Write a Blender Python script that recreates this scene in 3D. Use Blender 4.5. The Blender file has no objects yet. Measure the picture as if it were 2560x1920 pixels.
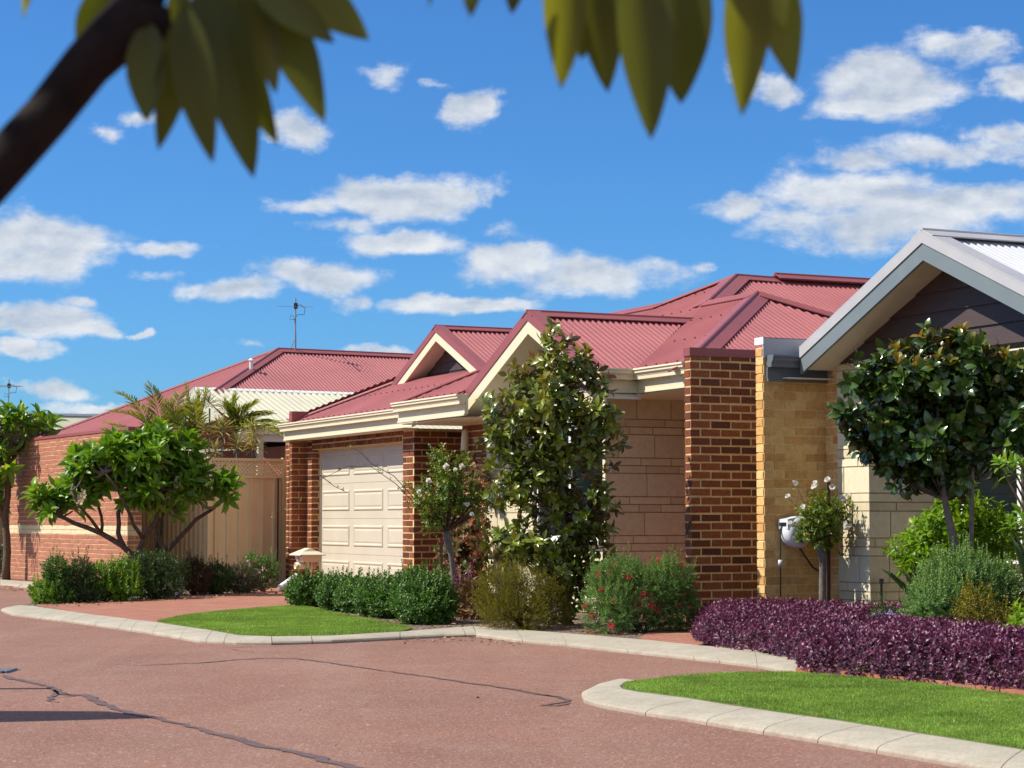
import bpy, math, random
import numpy as np
from mathutils import Vector
random.seed(7); rng = np.random.default_rng(7)
PI = math.pi
SC = bpy.context.scene
COL = SC.collection
# ------------------------------------------------------------------ camera
F = 5100.0; TH = math.atan(340/5100.0); CAMZ = 1.13
CAM = Vector((0, 0, CAMZ))
cd = bpy.data.cameras.new('camera'); cam = bpy.data.objects.new('camera', cd); COL.objects.link(cam)
cam.location = CAM; cam.rotation_euler = (PI/2 + TH, 0, 0)
cd.sensor_fit = 'HORIZONTAL'; cd.sensor_width = 36; cd.lens = F/2560*36
cd.clip_start = 0.05; cd.clip_end = 2000
cd.dof.use_dof = True; cd.dof.focus_distance = 22; cd.dof.aperture_fstop = 8.5; cd.dof.aperture_blades = 0
SC.camera = cam
SC.render.engine = 'CYCLES'
SC.view_settings.view_transform = 'Standard'; SC.view_settings.look = 'None'
SC.view_settings.exposure = 0.35; SC.view_settings.gamma = 1
# ------------------------------------------------------------------ sun
SUN_EL = math.radians(46); SUN_AZ = math.atan2(-.995, -.06)     # clockwise from +Y
sdir = Vector((math.sin(SUN_AZ)*math.cos(SUN_EL), math.cos(SUN_AZ)*math.cos(SUN_EL), math.sin(SUN_EL)))
sl = bpy.data.lights.new('sun', 'SUN'); sl.energy = 4.9; sl.angle = math.radians(.5); sl.color = (1, .945, .84)
so = bpy.data.objects.new('sun', sl); COL.objects.link(so); so.rotation_euler = (-sdir).to_track_quat('-Z', 'Y').to_euler()
so.location = (-20, 10, 30)

def ray(x, y):
    a = (x-1280)/F; b = (960-y)/F
    return Vector((a, math.cos(TH)-b*math.sin(TH), math.sin(TH)+b*math.cos(TH)))
def P(x, y, Y): d = ray(x, y); return CAM + d*(Y/d.y)
def G(x, y, z=.1): d = ray(x, y); return CAM + d*((z-CAMZ)/d.z)
def ONP(x, y, p0, n): d = ray(x, y); return CAM + d*((p0-CAM).dot(n)/d.dot(n))

# ------------------------------------------------------------------ node helpers
class NT:
    def __init__(s, tree): s.t = tree; s.n = tree.nodes; s.l = tree.links
    def node(s, kind, **kw):
        n = s.n.new(kind)
        for k, v in kw.items(): setattr(n, k, v)
        return n
    def put(s, sock, val):
        if isinstance(val, bpy.types.NodeSocket): s.l.new(val, sock)
        elif val is not None: sock.default_value = val
    def math(s, op, a, b=None, c=None, clamp=False):
        n = s.node('ShaderNodeMath', operation=op); n.use_clamp = clamp
        s.put(n.inputs[0], a)
        if b is not None: s.put(n.inputs[1], b)
        if c is not None: s.put(n.inputs[2], c)
        return n.outputs[0]
    def vmath(s, op, a, b=None):
        n = s.node('ShaderNodeVectorMath', operation=op); s.put(n.inputs[0], a)
        if b is not None: s.put(n.inputs[1], b)
        return n
    def noise(s, vec, scale, detail=4, rough=.55, dist=0.0, dim='3D'):
        n = s.node('ShaderNodeTexNoise', noise_dimensions=dim)
        s.put(n.inputs['Vector'], vec); n.inputs['Scale'].default_value = scale
        n.inputs['Detail'].default_value = detail; n.inputs['Roughness'].default_value = rough
        n.inputs['Distortion'].default_value = dist
        return n.outputs['Fac']
    def ramp(s, fac, stops, interp='LINEAR'):
        n = s.node('ShaderNodeValToRGB'); n.color_ramp.interpolation = interp; e = n.color_ramp.elements
        while len(e) < len(stops): e.new(.5)
        for i, (p, c) in enumerate(stops):
            e[i].position = p; e[i].color = tuple(c) + (1,) if len(c) == 3 else c
        s.put(n.inputs[0], fac); return n.outputs[0]
    def mix(s, fac, a, b, mode='MIX'):
        n = s.node('ShaderNodeMix', data_type='RGBA', blend_type=mode)
        s.put(n.inputs[0], fac)
        for sock, v in ((n.inputs[6], a), (n.inputs[7], b)):
            if isinstance(v, (tuple, list)): v = tuple(v) + (1,) if len(v) == 3 else tuple(v)
            s.put(sock, v)
        return n.outputs[2]
    def maprange(s, v, a, b, c=0, d=1, smooth=False):
        n = s.node('ShaderNodeMapRange', interpolation_type='SMOOTHSTEP' if smooth else 'LINEAR'); n.clamp = True
        s.put(n.inputs[0], v)
        for i, q in zip((1, 2, 3, 4), (a, b, c, d)): n.inputs[i].default_value = q
        return n.outputs[0]
    def bump(s, h, strength=.3, dist=.01):
        n = s.node('ShaderNodeBump'); s.put(n.inputs['Height'], h)
        n.inputs['Strength'].default_value = strength; n.inputs['Distance'].default_value = dist
        return n.outputs[0]

# ------------------------------------------------------------------ world: sky texture + clouds
W = bpy.data.worlds.new('World'); SC.world = W; W.use_nodes = True
wn = NT(W.node_tree); W.node_tree.nodes.clear()
sky = wn.node('ShaderNodeTexSky', sky_type='NISHITA'); sky.sun_disc = False
sky.sun_elevation = SUN_EL; sky.sun_rotation = SUN_AZ % (2*PI)
sky.air_density = 1.0; sky.dust_density = .3; sky.ozone_density = 3.0; sky.altitude = 0
tc = wn.node('ShaderNodeTexCoord')
sep = wn.node('ShaderNodeSeparateXYZ'); wn.put(sep.inputs[0], tc.outputs['Generated'])
ysafe = wn.math('MAXIMUM', sep.outputs[1], .05)
tx = wn.math('DIVIDE', sep.outputs[0], ysafe); tz = wn.math('DIVIDE', sep.outputs[2], ysafe)
cv = wn.node('ShaderNodeCombineXYZ'); wn.put(cv.inputs[0], tx); wn.put(cv.inputs[1], tz)
nd = wn.node('ShaderNodeTexNoise'); wn.put(nd.inputs['Vector'], cv.outputs[0]); nd.inputs['Scale'].default_value = 26; nd.inputs['Detail'].default_value = 7; nd.inputs['Roughness'].default_value = .6
off = wn.vmath('SUBTRACT', nd.outputs['Color'], (.5, .5, .5)); sc_ = wn.vmath('MULTIPLY', off.outputs[0], (.050, .022, 0))
wv = wn.vmath('ADD', cv.outputs[0], sc_.outputs[0]).outputs[0]
# cloud placements: centre x,y, half-width, half-height (photo px/1.157), density
CL = [(880, 425, 215, 48, 1.1), (670, 445, 110, 26, .75), (1010, 430, 75, 45, 1), (90, 520, 165, 72, 1), (60, 575, 130, 42, .8),
      (70, 688, 150, 36, .95), (200, 705, 50, 14, .6), (35, 757, 80, 22, .9), (500, 625, 115, 28, .85), (700, 590, 165, 36, 1),
      (860, 524, 145, 32, .95), (740, 488, 110, 18, .5), (1090, 565, 120, 42, 1), (1260, 590, 195, 48, .9), (370, 528, 90, 18, .7),
      (1000, 655, 175, 22, .85), (1860, 430, 210, 62, 1.05), (1900, 480, 270, 58, .9), (2080, 440, 150, 45, .8), (1600, 440, 90, 24, .6),
      (1930, 175, 150, 85, 1), (2060, 100, 120, 48, .9), (1880, 230, 100, 36, .7), (2180, 180, 75, 42, 1), (2130, 85, 60, 30, .8), (2040, 330, 250, 36, .9), (2160, 290, 90, 40, .9),
      (1850, 335, 90, 22, .6), (1010, 230, 55, 42, .85), (960, 185, 28, 12, .45), (845, 165, 42, 26, .5), (645, 280, 75, 40, .95), (1670, 192, 80, 36, .9), (1600, 160, 40, 26, .4),
      (225, 292, 40, 14, .45), (300, 258, 48, 16, .45), (297, 716, 34, 10, .8), (545, 736, 44, 12, .4), (215, 878, 110, 16, .8), (100, 842, 105, 14, .5),
      (830, 755, 90, 12, .6), (765, 640, 36, 14, .35), (345, 590, 70, 14, .45), (1085, 502, 50, 18, .4), (1490, 574, 20, 10, .35), (165, 646, 30, 10, .35),
      (-250, 300, 200, 60, 1), (-500, 600, 250, 70, 1), (2600, 250, 200, 70, 1), (2700, 560, 300, 60, .9), (400, -400, 300, 90, 1), (1500, -300, 260, 80, 1)]
def cxy(x, y):
    d = ray(x*1.1573, y*1.1573); return d.x/d.y, d.z/d.y
dens = None; body = None
for (x, y, rx, ry, am) in CL:
    X0, Z0 = cxy(x, y); kx = F/1.1573
    s_ = wn.vmath('SUBTRACT', wv, (X0, Z0, 0)); m_ = wn.vmath('MULTIPLY', s_.outputs[0], (kx/rx, kx/ry, 0))
    ln = wn.vmath('LENGTH', m_.outputs[0]).outputs['Value']
    f_ = wn.math('MULTIPLY_ADD', ln, -am*1.15, am*1.15)
    dens = f_ if dens is None else wn.math('SMOOTH_MAX', dens, f_, .15)
n1 = wn.node('ShaderNodeMapping'); wn.put(n1.inputs[0], cv.outputs[0]); n1.inputs['Scale'].default_value = (1, 1.9, 1)
nz1 = wn.noise(n1.outputs[0], 19, 10, .58, .15)
n2 = wn.node('ShaderNodeMapping'); wn.put(n2.inputs[0], n1.outputs[0]); n2.inputs['Location'].default_value = (.004, -.010, 0)
nz2 = wn.noise(n2.outputs[0], 19, 8, .58, .15)
dn = wn.math('ADD', dens, wn.math('MULTIPLY_ADD', nz1, 2.75, -1.30))
cover = wn.maprange(dn, -.16, .66, 0, 1, True)
core = wn.maprange(dn, .1, .9, 0, 1, True)
relief = wn.math('SUBTRACT', nz1, nz2)                       # brighter towards the sun side
shade = wn.math('ADD', wn.math('MULTIPLY_ADD', relief, 3.6, .66), wn.math('MULTIPLY', core, -.30), clamp=True)
ccol = wn.mix(shade, (.52, .60, .72), (.93, .95, .97))
front = wn.maprange(sep.outputs[1], .02, .12)
above = wn.maprange(sep.outputs[2], -.01, .02)
cm = wn.math('MULTIPLY', wn.math('MULTIPLY', cover, front), above)
cm = wn.math('MULTIPLY', cm, .93)
SKY_STR = .085
skyc = wn.mix(1.0, sky.outputs[0], (.38, .80, 1.28), 'MULTIPLY')
scl = wn.node('ShaderNodeMix', data_type='RGBA', blend_type='MULTIPLY'); scl.inputs[0].default_value = 1
wn.put(scl.inputs[6], ccol); k_ = .74/SKY_STR; scl.inputs[7].default_value = (k_, k_, k_, 1)
# unseen scattered cloud added over the rest of the dome to whiten the fill light
zb__ = wn.maprange(sep.outputs[2], .40, .55, 0, 1, True); yb__ = wn.maprange(sep.outputs[1], .10, -.05, 0, 1, True)
rest = wn.math('MULTIPLY', wn.math('MAXIMUM', zb__, yb__), above)
nz3 = wn.noise(tc.outputs['Generated'], 3.2, 7, .6); rc = wn.math('MULTIPLY', wn.maprange(nz3, .46, .58, 0, .95, True), rest)
allc = wn.mix(wn.math('MAXIMUM', cm, rc), skyc, scl.outputs[2])
bg = wn.node('ShaderNodeBackground'); wn.put(bg.inputs[0], allc); bg.inputs[1].default_value = SKY_STR
wo = wn.node('ShaderNodeOutputWorld'); wn.put(wo.inputs[0], bg.outputs[0])
W.cycles.sampling_method = 'MANUAL'; W.cycles.sample_map_resolution = 512

# ------------------------------------------------------------------ materials
M = {}
def newmat(name):
    m = bpy.data.materials.new(name); m.use_nodes = True; M[name] = m
    t = NT(m.node_tree); b = m.node_tree.nodes['Principled BSDF']
    return m, t, b
def opos(t): return t.node('ShaderNodeTexCoord').outputs['Object']
def plain(name, col, rough=.5, var=.12, scale=6, bump=0, metal=0, bscale=60, spec=.5, dirt=0):
    m, t, b = newmat(name); o = opos(t)
    n = t.noise(o, scale, 5, .6)
    lo = tuple(c*(1-var) for c in col); hi = tuple(min(1, c*(1+var)) for c in col)
    c = t.ramp(n, [(.3, lo), (.7, hi)])
    if dirt:
        n2 = t.noise(o, 1.7, 6, .7); f = t.maprange(n2, .55, .8, 0, dirt); c = t.mix(f, c, tuple(q*.45 for q in col))
    t.put(b.inputs['Base Color'], c); b.inputs['Roughness'].default_value = rough; b.inputs['Metallic'].default_value = metal
    b.inputs['Specular IOR Level'].default_value = spec
    if bump: t.put(b.inputs['Normal'], t.bump(t.noise(o, bscale, 6, .7), bump, .004))
    return m
def rndmat(name, stops, rough=.8, nscale=40, namp=.35, bump=.4, bdist=.004, spec=.3, bscale=90, grime=0):
    m, t, b = newmat(name); o = opos(t)
    a = t.node('ShaderNodeAttribute', attribute_name='rnd').outputs['Fac']
    c = t.ramp(a, stops)
    n = t.noise(o, nscale, 6, .7)
    g = t.maprange(n, .25, .75, 1-namp, 1+namp*.6)
    gg = t.node('ShaderNodeCombineXYZ')
    for i in range(3): t.put(gg.inputs[i], g)
    c = t.mix(1, c, gg.outputs[0], 'MULTIPLY')
    if grime:
        n2 = t.noise(o, 1.3, 6, .7); f = t.maprange(n2, .5, .8, 0, grime); c = t.mix(f, c, (.08, .055, .04))
    t.put(b.inputs['Base Color'], c); b.inputs['Roughness'].default_value = rough; b.inputs['Specular IOR Level'].default_value = spec
    if bump: t.put(b.inputs['Normal'], t.bump(t.noise(o, bscale, 5, .75), bump, bdist))
    return m
def leafmat(name, stops, under=None, rough=.4, trans=.25, spec=.4, tcol=None):
    m, t, b = newmat(name); o = opos(t)
    a = t.node('ShaderNodeAttribute', attribute_name='rnd').outputs['Fac']
    c = t.ramp(a, stops)
    n = t.noise(o, 3.5, 3, .6); g = t.maprange(n, .3, .7, .75, 1.2)
    gg = t.node('ShaderNodeCombineXYZ')
    for i in range(3): t.put(gg.inputs[i], g)
    c = t.mix(1, c, gg.outputs[0], 'MULTIPLY')
    geo = t.node('ShaderNodeNewGeometry')
    if under: c2 = t.mix(geo.outputs['Backfacing'], c, under)
    else: c2 = c
    t.put(b.inputs['Base Color'], c2)
    t.put(b.inputs['Roughness'], rough); b.inputs['Specular IOR Level'].default_value = spec
    out = m.node_tree.nodes['Material Output']
    if trans:
        tr = t.node('ShaderNodeBsdfTranslucent')
        t.put(tr.inputs[0], t.mix(1, c, tcol or (1.5, 1.5, .55), 'MULTIPLY'))
        mx = t.node('ShaderNodeMixShader'); mx.inputs[0].default_value = trans
        t.put(mx.inputs[1], b.outputs[0]); t.put(mx.inputs[2], tr.outputs[0]); t.put(out.inputs[0], mx.outputs[0])
    return m

rndmat('brick_red', [(0, (.10, .032, .020)), (.3, (.20, .060, .028)), (.7, (.31, .100, .042)), (1, (.23, .060, .026))], .85, 30, .45, .6, .006, grime=.12)
rndmat('brick_salmon', [(0, (.38, .145, .09)), (.5, (.42, .16, .10)), (.85, (.45, .18, .11)), (1, (.34, .16, .105))], .85, 30, .2, .4, grime=.1)
rndmat('brick_buff', [(0, (.66, .35, .11)), (.4, (.76, .45, .16)), (.8, (.85, .56, .23)), (1, (.58, .29, .09))], .88, 22, .35, .7, .008, grime=.1)
plain('mortar_cream', (.68, .48, .22), .95, .18, 14, .6)
plain('mortar_buff', (.88, .66, .32), .95, .15, 14, .6)
rndmat('limestone', [(0, (.62, .54, .36)), (.5, (.70, .62, .42)), (1, (.76, .68, .48))], .92, 14, .14, .9, .004, bscale=120)
plain('limestone_joint', (.44, .29, .15), .95, .15, 20, .5)
plain('band_cream', (.66, .55, .34), .9, .1, 10, .3)
def roofmat(name, col, rough=.42):
    m, t, b = newmat(name); o = opos(t)
    n = t.noise(o, 1.2, 6, .65); n2 = t.noise(o, 25, 4, .6)
    c = t.ramp(n, [(.3, tuple(q*.9 for q in col)), (.72, tuple(min(1, q*1.08) for q in col))])
    f = t.maprange(n2, .62, .8, 0, .18); c = t.mix(f, c, tuple(q*.6+.04 for q in col))
    t.put(b.inputs['Base Color'], c); t.put(b.inputs['Roughness'], t.maprange(n, .3, .7, rough-.06, rough+.12))
    return m
roofmat('roof_red', (.32, .088, .088), .48); roofmat('flash_red', (.28, .072, .072), .45)
roofmat('roof_cream', (.44, .42, .31), .55); roofmat('roof_grey', (.52, .52, .54), .45); roofmat('cap_grey', (.44, .43, .43), .4)
roofmat('board_grey', (.17, .20, .205), .4); roofmat('metal_dark_grey', (.13, .145, .155), .35)
plain('cream_paint', (.74, .64, .43), .42, .05, 3, .05, dirt=.12)
plain('cream_door', (.60, .54, .42), .45, .05, 2, .06, dirt=.14)
plain('soffit', (.72, .66, .52), .6, .05, 3)
plain('fence_tan', (.78, .57, .30), .4, .06, 2, 0, dirt=.15)
plain('white_paint', (.78, .77, .74), .4, .05, 5, dirt=.08)
plain('white_plastic', (.72, .73, .76), .35, .05, 8, dirt=.1)
plain('grey_plastic', (.45, .46, .48), .4, .05, 8)
plain('black_plastic', (.015, .016, .018), .4, .2, 8)
plain('green_hose', (.02, .03, .022), .45, .2, 8)
plain('interior_dark', (.10, .09, .085), .9, .2, 3)
plain('blind', (.62, .60, .62), .7, .05, 4)
plain('metal', (.30, .30, .30), .5, .1, 20, metal=.3)
plain('dark_metal', (.05, .05, .055), .5, .2, 20, metal=.5)
plain('bark_grey', (.16, .13, .11), .9, .35, 18, .9, bscale=50)
plain('bark_brown', (.11, .065, .04), .9, .4, 22, .9, bscale=50)
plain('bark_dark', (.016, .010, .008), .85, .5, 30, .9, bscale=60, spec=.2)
plain('stake', (.10, .045, .03), .8, .3, 20, .4)
m, t, b = newmat('glass'); b.inputs['Base Color'].default_value = (.02, .03, .035, 1); b.inputs['Roughness'].default_value = .04
b.inputs['Transmission Weight'].default_value = .6; b.inputs['IOR'].default_value = 1.45
# weatherboard with wood grain
m, t, b = newmat('weatherboard'); o = opos(t); mp = t.node('ShaderNodeMapping'); t.put(mp.inputs[0], o); mp.inputs['Scale'].default_value = (2, 2, 40)
n = t.noise(mp.outputs[0], 4, 6, .65, .6); t.put(b.inputs['Base Color'], t.ramp(n, [(.3, (.035, .020, .019)), (.7, (.075, .043, .040))]))
b.inputs['Roughness'].default_value = .6; t.put(b.inputs['Normal'], t.bump(n, .35, .004))
# road
m, t, b = newmat('road_red'); o = opos(t)
c = t.ramp(t.noise(o, .45, 7, .7), [(.3, (.205, .098, .068)), (.5, (.25, .120, .082)), (.72, (.31, .148, .098))])
c = t.mix(t.maprange(t.noise(o, 1.6, 6, .7), .5, .75, 0, .55), c, (.30, .195, .155))
mpw = t.node('ShaderNodeMapping'); t.put(mpw.inputs[0], o); mpw.inputs['Rotation'].default_value = (0, 0, math.radians(24)); mpw.inputs['Scale'].default_value = (1.1, .16, 1)
c = t.mix(t.maprange(t.noise(mpw.outputs[0], 1.0, 5, .6, .4), .46, .66, 0, .6), c, (.31, .180, .130))
c = t.mix(t.maprange(t.noise(o, 2.7, 7, .75), .60, .74, 0, .45), c, (.12, .065, .05))
vo = t.node('ShaderNodeTexVoronoi'); t.put(vo.inputs['Vector'], o); vo.inputs['Scale'].default_value = 95
vc = t.node('ShaderNodeSeparateColor'); t.put(vc.inputs[0], vo.outputs['Color'])
c = t.mix(t.maprange(vc.outputs[0], .0, 1.0, 0, .6), c, t.ramp(vc.outputs[1], [(0, (.10, .05, .038)), (.55, (.24, .125, .09)), (.88, (.38, .23, .18)), (1, (.58, .48, .41))]))
vo2 = t.node('ShaderNodeTexVoronoi'); t.put(vo2.inputs['Vector'], o); vo2.inputs['Scale'].default_value = 5.5
vs = t.node('ShaderNodeSeparateColor'); t.put(vs.inputs[0], vo2.outputs['Color'])
sp = t.math('MULTIPLY', t.maprange(vo2.outputs['Distance'], .045, .07, 1, 0), t.maprange(vs.outputs[0], .55, .56))
c = t.mix(t.math('MULTIPLY', sp, .8), c, t.ramp(vs.outputs[1], [(.5, (.03, .018, .015)), (.6, (.6, .5, .42))], 'CONSTANT'))
t.put(b.inputs['Base Color'], c); b.inputs['Roughness'].default_value = .85; b.inputs['Specular IOR Level'].default_value = .25
hb = t.math('ADD', t.math('MULTIPLY', vo.outputs['Distance'], .6), t.noise(o, 60, 5, .7))
t.put(b.inputs['Normal'], t.bump(hb, .45, .006))
plain('seal_black', (.13, .076, .060), .55, .35, 30, .4)
# kerb
m, t, b = newmat('kerb_concrete'); o = opos(t)
c = t.ramp(t.noise(o, 3, 7, .7), [(.3, (.33, .29, .215)), (.6, (.44, .39, .30)), (.75, (.50, .44, .35))])
vo = t.node('ShaderNodeTexVoronoi'); t.put(vo.inputs['Vector'], o); vo.inputs['Scale'].default_value = 70
vc = t.node('ShaderNodeSeparateColor'); t.put(vc.inputs[0], vo.outputs['Color'])
c = t.mix(t.maprange(vc.outputs[0], .6, 1, 0, .5), c, (.30, .23, .16))
sx = t.node('ShaderNodeSeparateXYZ'); t.put(sx.inputs[0], o)
lowd = t.math('MULTIPLY', t.maprange(sx.outputs[2], .055, .085, 1, 0), t.maprange(t.noise(o, 9, 4, .6), .3, .7, .3, 1))
c = t.mix(t.math('MULTIPLY', lowd, .55), c, (.20, .10, .075))
t.put(b.inputs['Base Color'], c); b.inputs['Roughness'].default_value = .9
t.put(b.inputs['Normal'], t.bump(t.noise(o, 50, 6, .75), .5, .006))
# pavers
m, t, b = newmat('pavers'); o = opos(t); mp = t.node('ShaderNodeMapping'); t.put(mp.inputs[0], o); mp.inputs['Rotation'].default_value = (0, 0, math.radians(20))
br = t.node('ShaderNodeTexBrick'); t.put(br.inputs['Vector'], mp.outputs[0]); br.inputs['Scale'].default_value = 1
br.inputs['Brick Width'].default_value = .23; br.inputs['Row Height'].default_value = .115; br.inputs['Mortar Size'].default_value = .006
br.inputs['Color1'].default_value = (.33, .12, .072, 1); br.inputs['Color2'].default_value = (.40, .165, .10, 1); br.inputs['Mortar'].default_value = (.16, .07, .045, 1)
c = t.mix(t.maprange(t.noise(o, 2.2, 6, .7), .5, .75, 0, .4), br.outputs['Color'], (.40, .25, .17))
t.put(b.inputs['Base Color'], c); b.inputs['Roughness'].default_value = .9
t.put(b.inputs['Normal'], t.bump(t.math('SUBTRACT', t.math('MULTIPLY', t.noise(o, 70, 4, .7), .3), br.outputs['Fac']), .4, .006))
# soil / mulch
m, t, b = newmat('mulch'); o = opos(t)
vo = t.node('ShaderNodeTexVoronoi'); t.put(vo.inputs['Vector'], o); vo.inputs['Scale'].default_value = 45
vc = t.node('ShaderNodeSeparateColor'); t.put(vc.inputs[0], vo.outputs['Color'])
c = t.ramp(vc.outputs[0], [(0, (.05, .028, .018)), (.5, (.15, .088, .055)), (.8, (.27, .18, .12)), (1, (.46, .38, .29))])
t.put(b.inputs['Base Color'], c); b.inputs['Roughness'].default_value = .95
t.put(b.inputs['Normal'], t.bump(t.math('ADD', vo.outputs['Distance'], t.noise(o, 30, 4, .7)), .8, .02))
plain('turf_base', (.12, .17, .045), .95, .25, 5, .5)
plain('ground_far', (.12, .10, .07), .95, .2, 1)
# leaves
leafmat('leaf_grass', [(0, (0.180, 0.287, 0.050)), (.5, (0.288, 0.415, 0.083)), (.9, (0.408, 0.537, 0.132)), (1, (0.600, 0.561, 0.242))], None, .55, .3, .3)
leafmat('leaf_magnolia', [(0, (0.070, 0.101, 0.010)), (.5, (0.139, 0.184, 0.018)), (.80, (0.265, 0.292, 0.032)), (.93, (0.296, 0.216, 0.028)), (1, (0.310, 0.113, 0.024))], (.14, .085, .035), .28, .14, .6)
leafmat('leaf_magnolia_dark', [(0, (0.024, 0.055, 0.010)), (.6, (0.049, 0.101, 0.015)), (.90, (0.101, 0.168, 0.021)), (.97, (0.216, 0.180, 0.014)), (1, (0.297, 0.120, 0.014))], (.06, .055, .02), .24, .10, .65)
leafmat('leaf_shoot', [(0, (.15, .16, .02)), (.5, (.24, .21, .03)), (1, (.36, .17, .03))], (.22, .12, .03), .32, .3, .5)
leafmat('leaf_frangipani', [(0, (0.086, 0.188, 0.013)), (.6, (0.147, 0.296, 0.018)), (1, (0.293, 0.444, 0.030))], (0.150, 0.228, 0.030), .38, .34, .45)
leafmat('leaf_hedge_green', [(0, (0.042, 0.102, 0.013)), (.6, (0.075, 0.168, 0.023)), (1, (0.173, 0.275, 0.034))], None, .42, .22, .4)
leafmat('leaf_hedge_bright', [(0, (0.074, 0.156, 0.010)), (.6, (0.135, 0.252, 0.015)), (1, (0.284, 0.408, 0.035))], None, .42, .28, .4)
leafmat('leaf_hedge_dark', [(0, (0.028, 0.058, 0.013)), (.6, (0.049, 0.091, 0.018)), (1, (0.098, 0.143, 0.027))], None, .45, .18, .4)
leafmat('leaf_brown', [(0, (.05, .022, .014)), (.6, (.09, .045, .025)), (1, (.06, .08, .02))], None, .6, .2, .3)
leafmat('leaf_greybrown', [(0, (.06, .05, .04)), (.6, (.10, .085, .06)), (1, (.05, .09, .03))], None, .7, .15, .2)
leafmat('leaf_olive', [(0, (0.081, 0.084, 0.007)), (.6, (0.176, 0.150, 0.011)), (1, (0.324, 0.252, 0.021))], None, .55, .25, .3)
leafmat('leaf_purple', [(0, (0.040, 0.011, 0.030)), (.45, (0.115, 0.032, 0.071)), (.8, (0.230, 0.075, 0.138)), (1, (0.414, 0.196, 0.276))], (.15, .04, .085), .42, .2, .5, (1.6, .6, .8))
leafmat('leaf_bluegreen', [(0, (0.075, 0.154, 0.041)), (.6, (0.150, 0.264, 0.071)), (1, (0.325, 0.407, 0.120))], None, .6, .2, .25)
leafmat('leaf_lime', [(0, (0.095, 0.192, 0.007)), (.6, (0.176, 0.312, 0.013)), (1, (0.338, 0.432, 0.028))], None, .4, .35, .4)
leafmat('leaf_rose', [(0, (0.068, 0.120, 0.014)), (.5, (0.121, 0.192, 0.021)), (.85, (0.230, 0.264, 0.032)), (1, (0.378, 0.216, 0.042))], None, .4, .25, .4)
leafmat('leaf_pinkish', [(0, (.35, .10, .09)), (.4, (.42, .18, .13)), (.6, (.12, .16, .04)), (1, (.06, .13, .03))], None, .55, .3, .3, (1.3, 1.1, .8))
leafmat('leaf_palm', [(0, (0.130, 0.196, 0.020)), (.6, (0.247, 0.299, 0.032)), (1, (0.546, 0.437, 0.064))], None, .4, .3, .4)
leafmat('leaf_dracaena', [(0, (0.242, 0.253, 0.070)), (.6, (0.506, 0.462, 0.170)), (1, (0.748, 0.638, 0.320))], None, .5, .3, .3, (1.2, 1.1, .6))
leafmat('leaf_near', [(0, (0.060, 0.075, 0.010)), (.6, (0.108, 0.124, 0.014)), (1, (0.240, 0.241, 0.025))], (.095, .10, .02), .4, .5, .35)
leafmat('leaf_litter', [(0, (.12, .05, .03)), (.6, (.28, .16, .08)), (1, (.45, .33, .2))], None, .8, .1, .2)
leafmat('petal_cream', [(0, (.80, .55, .22)), (.6, (.84, .70, .42)), (1, (.80, .45, .26))], None, .5, .3, .3, (1, 1, .9))
leafmat('petal_white', [(0, (.85, .80, .68)), (1, (.88, .85, .78))], None, .5, .3, .3, (1, 1, 1))
leafmat('petal_pink', [(0, (.62, .20, .30)), (1, (.75, .42, .50))], None, .5, .3, .3, (1, 1, 1))
leafmat('petal_red', [(0, (.42, .018, .03)), (1, (.62, .05, .07))], None, .5, .25, .3, (1.3, 1, 1))
leafmat('petal_mauve', [(0, (.35, .25, .50)), (1, (.5, .38, .62))], None, .5, .25, .3, (1, 1, 1))

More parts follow.
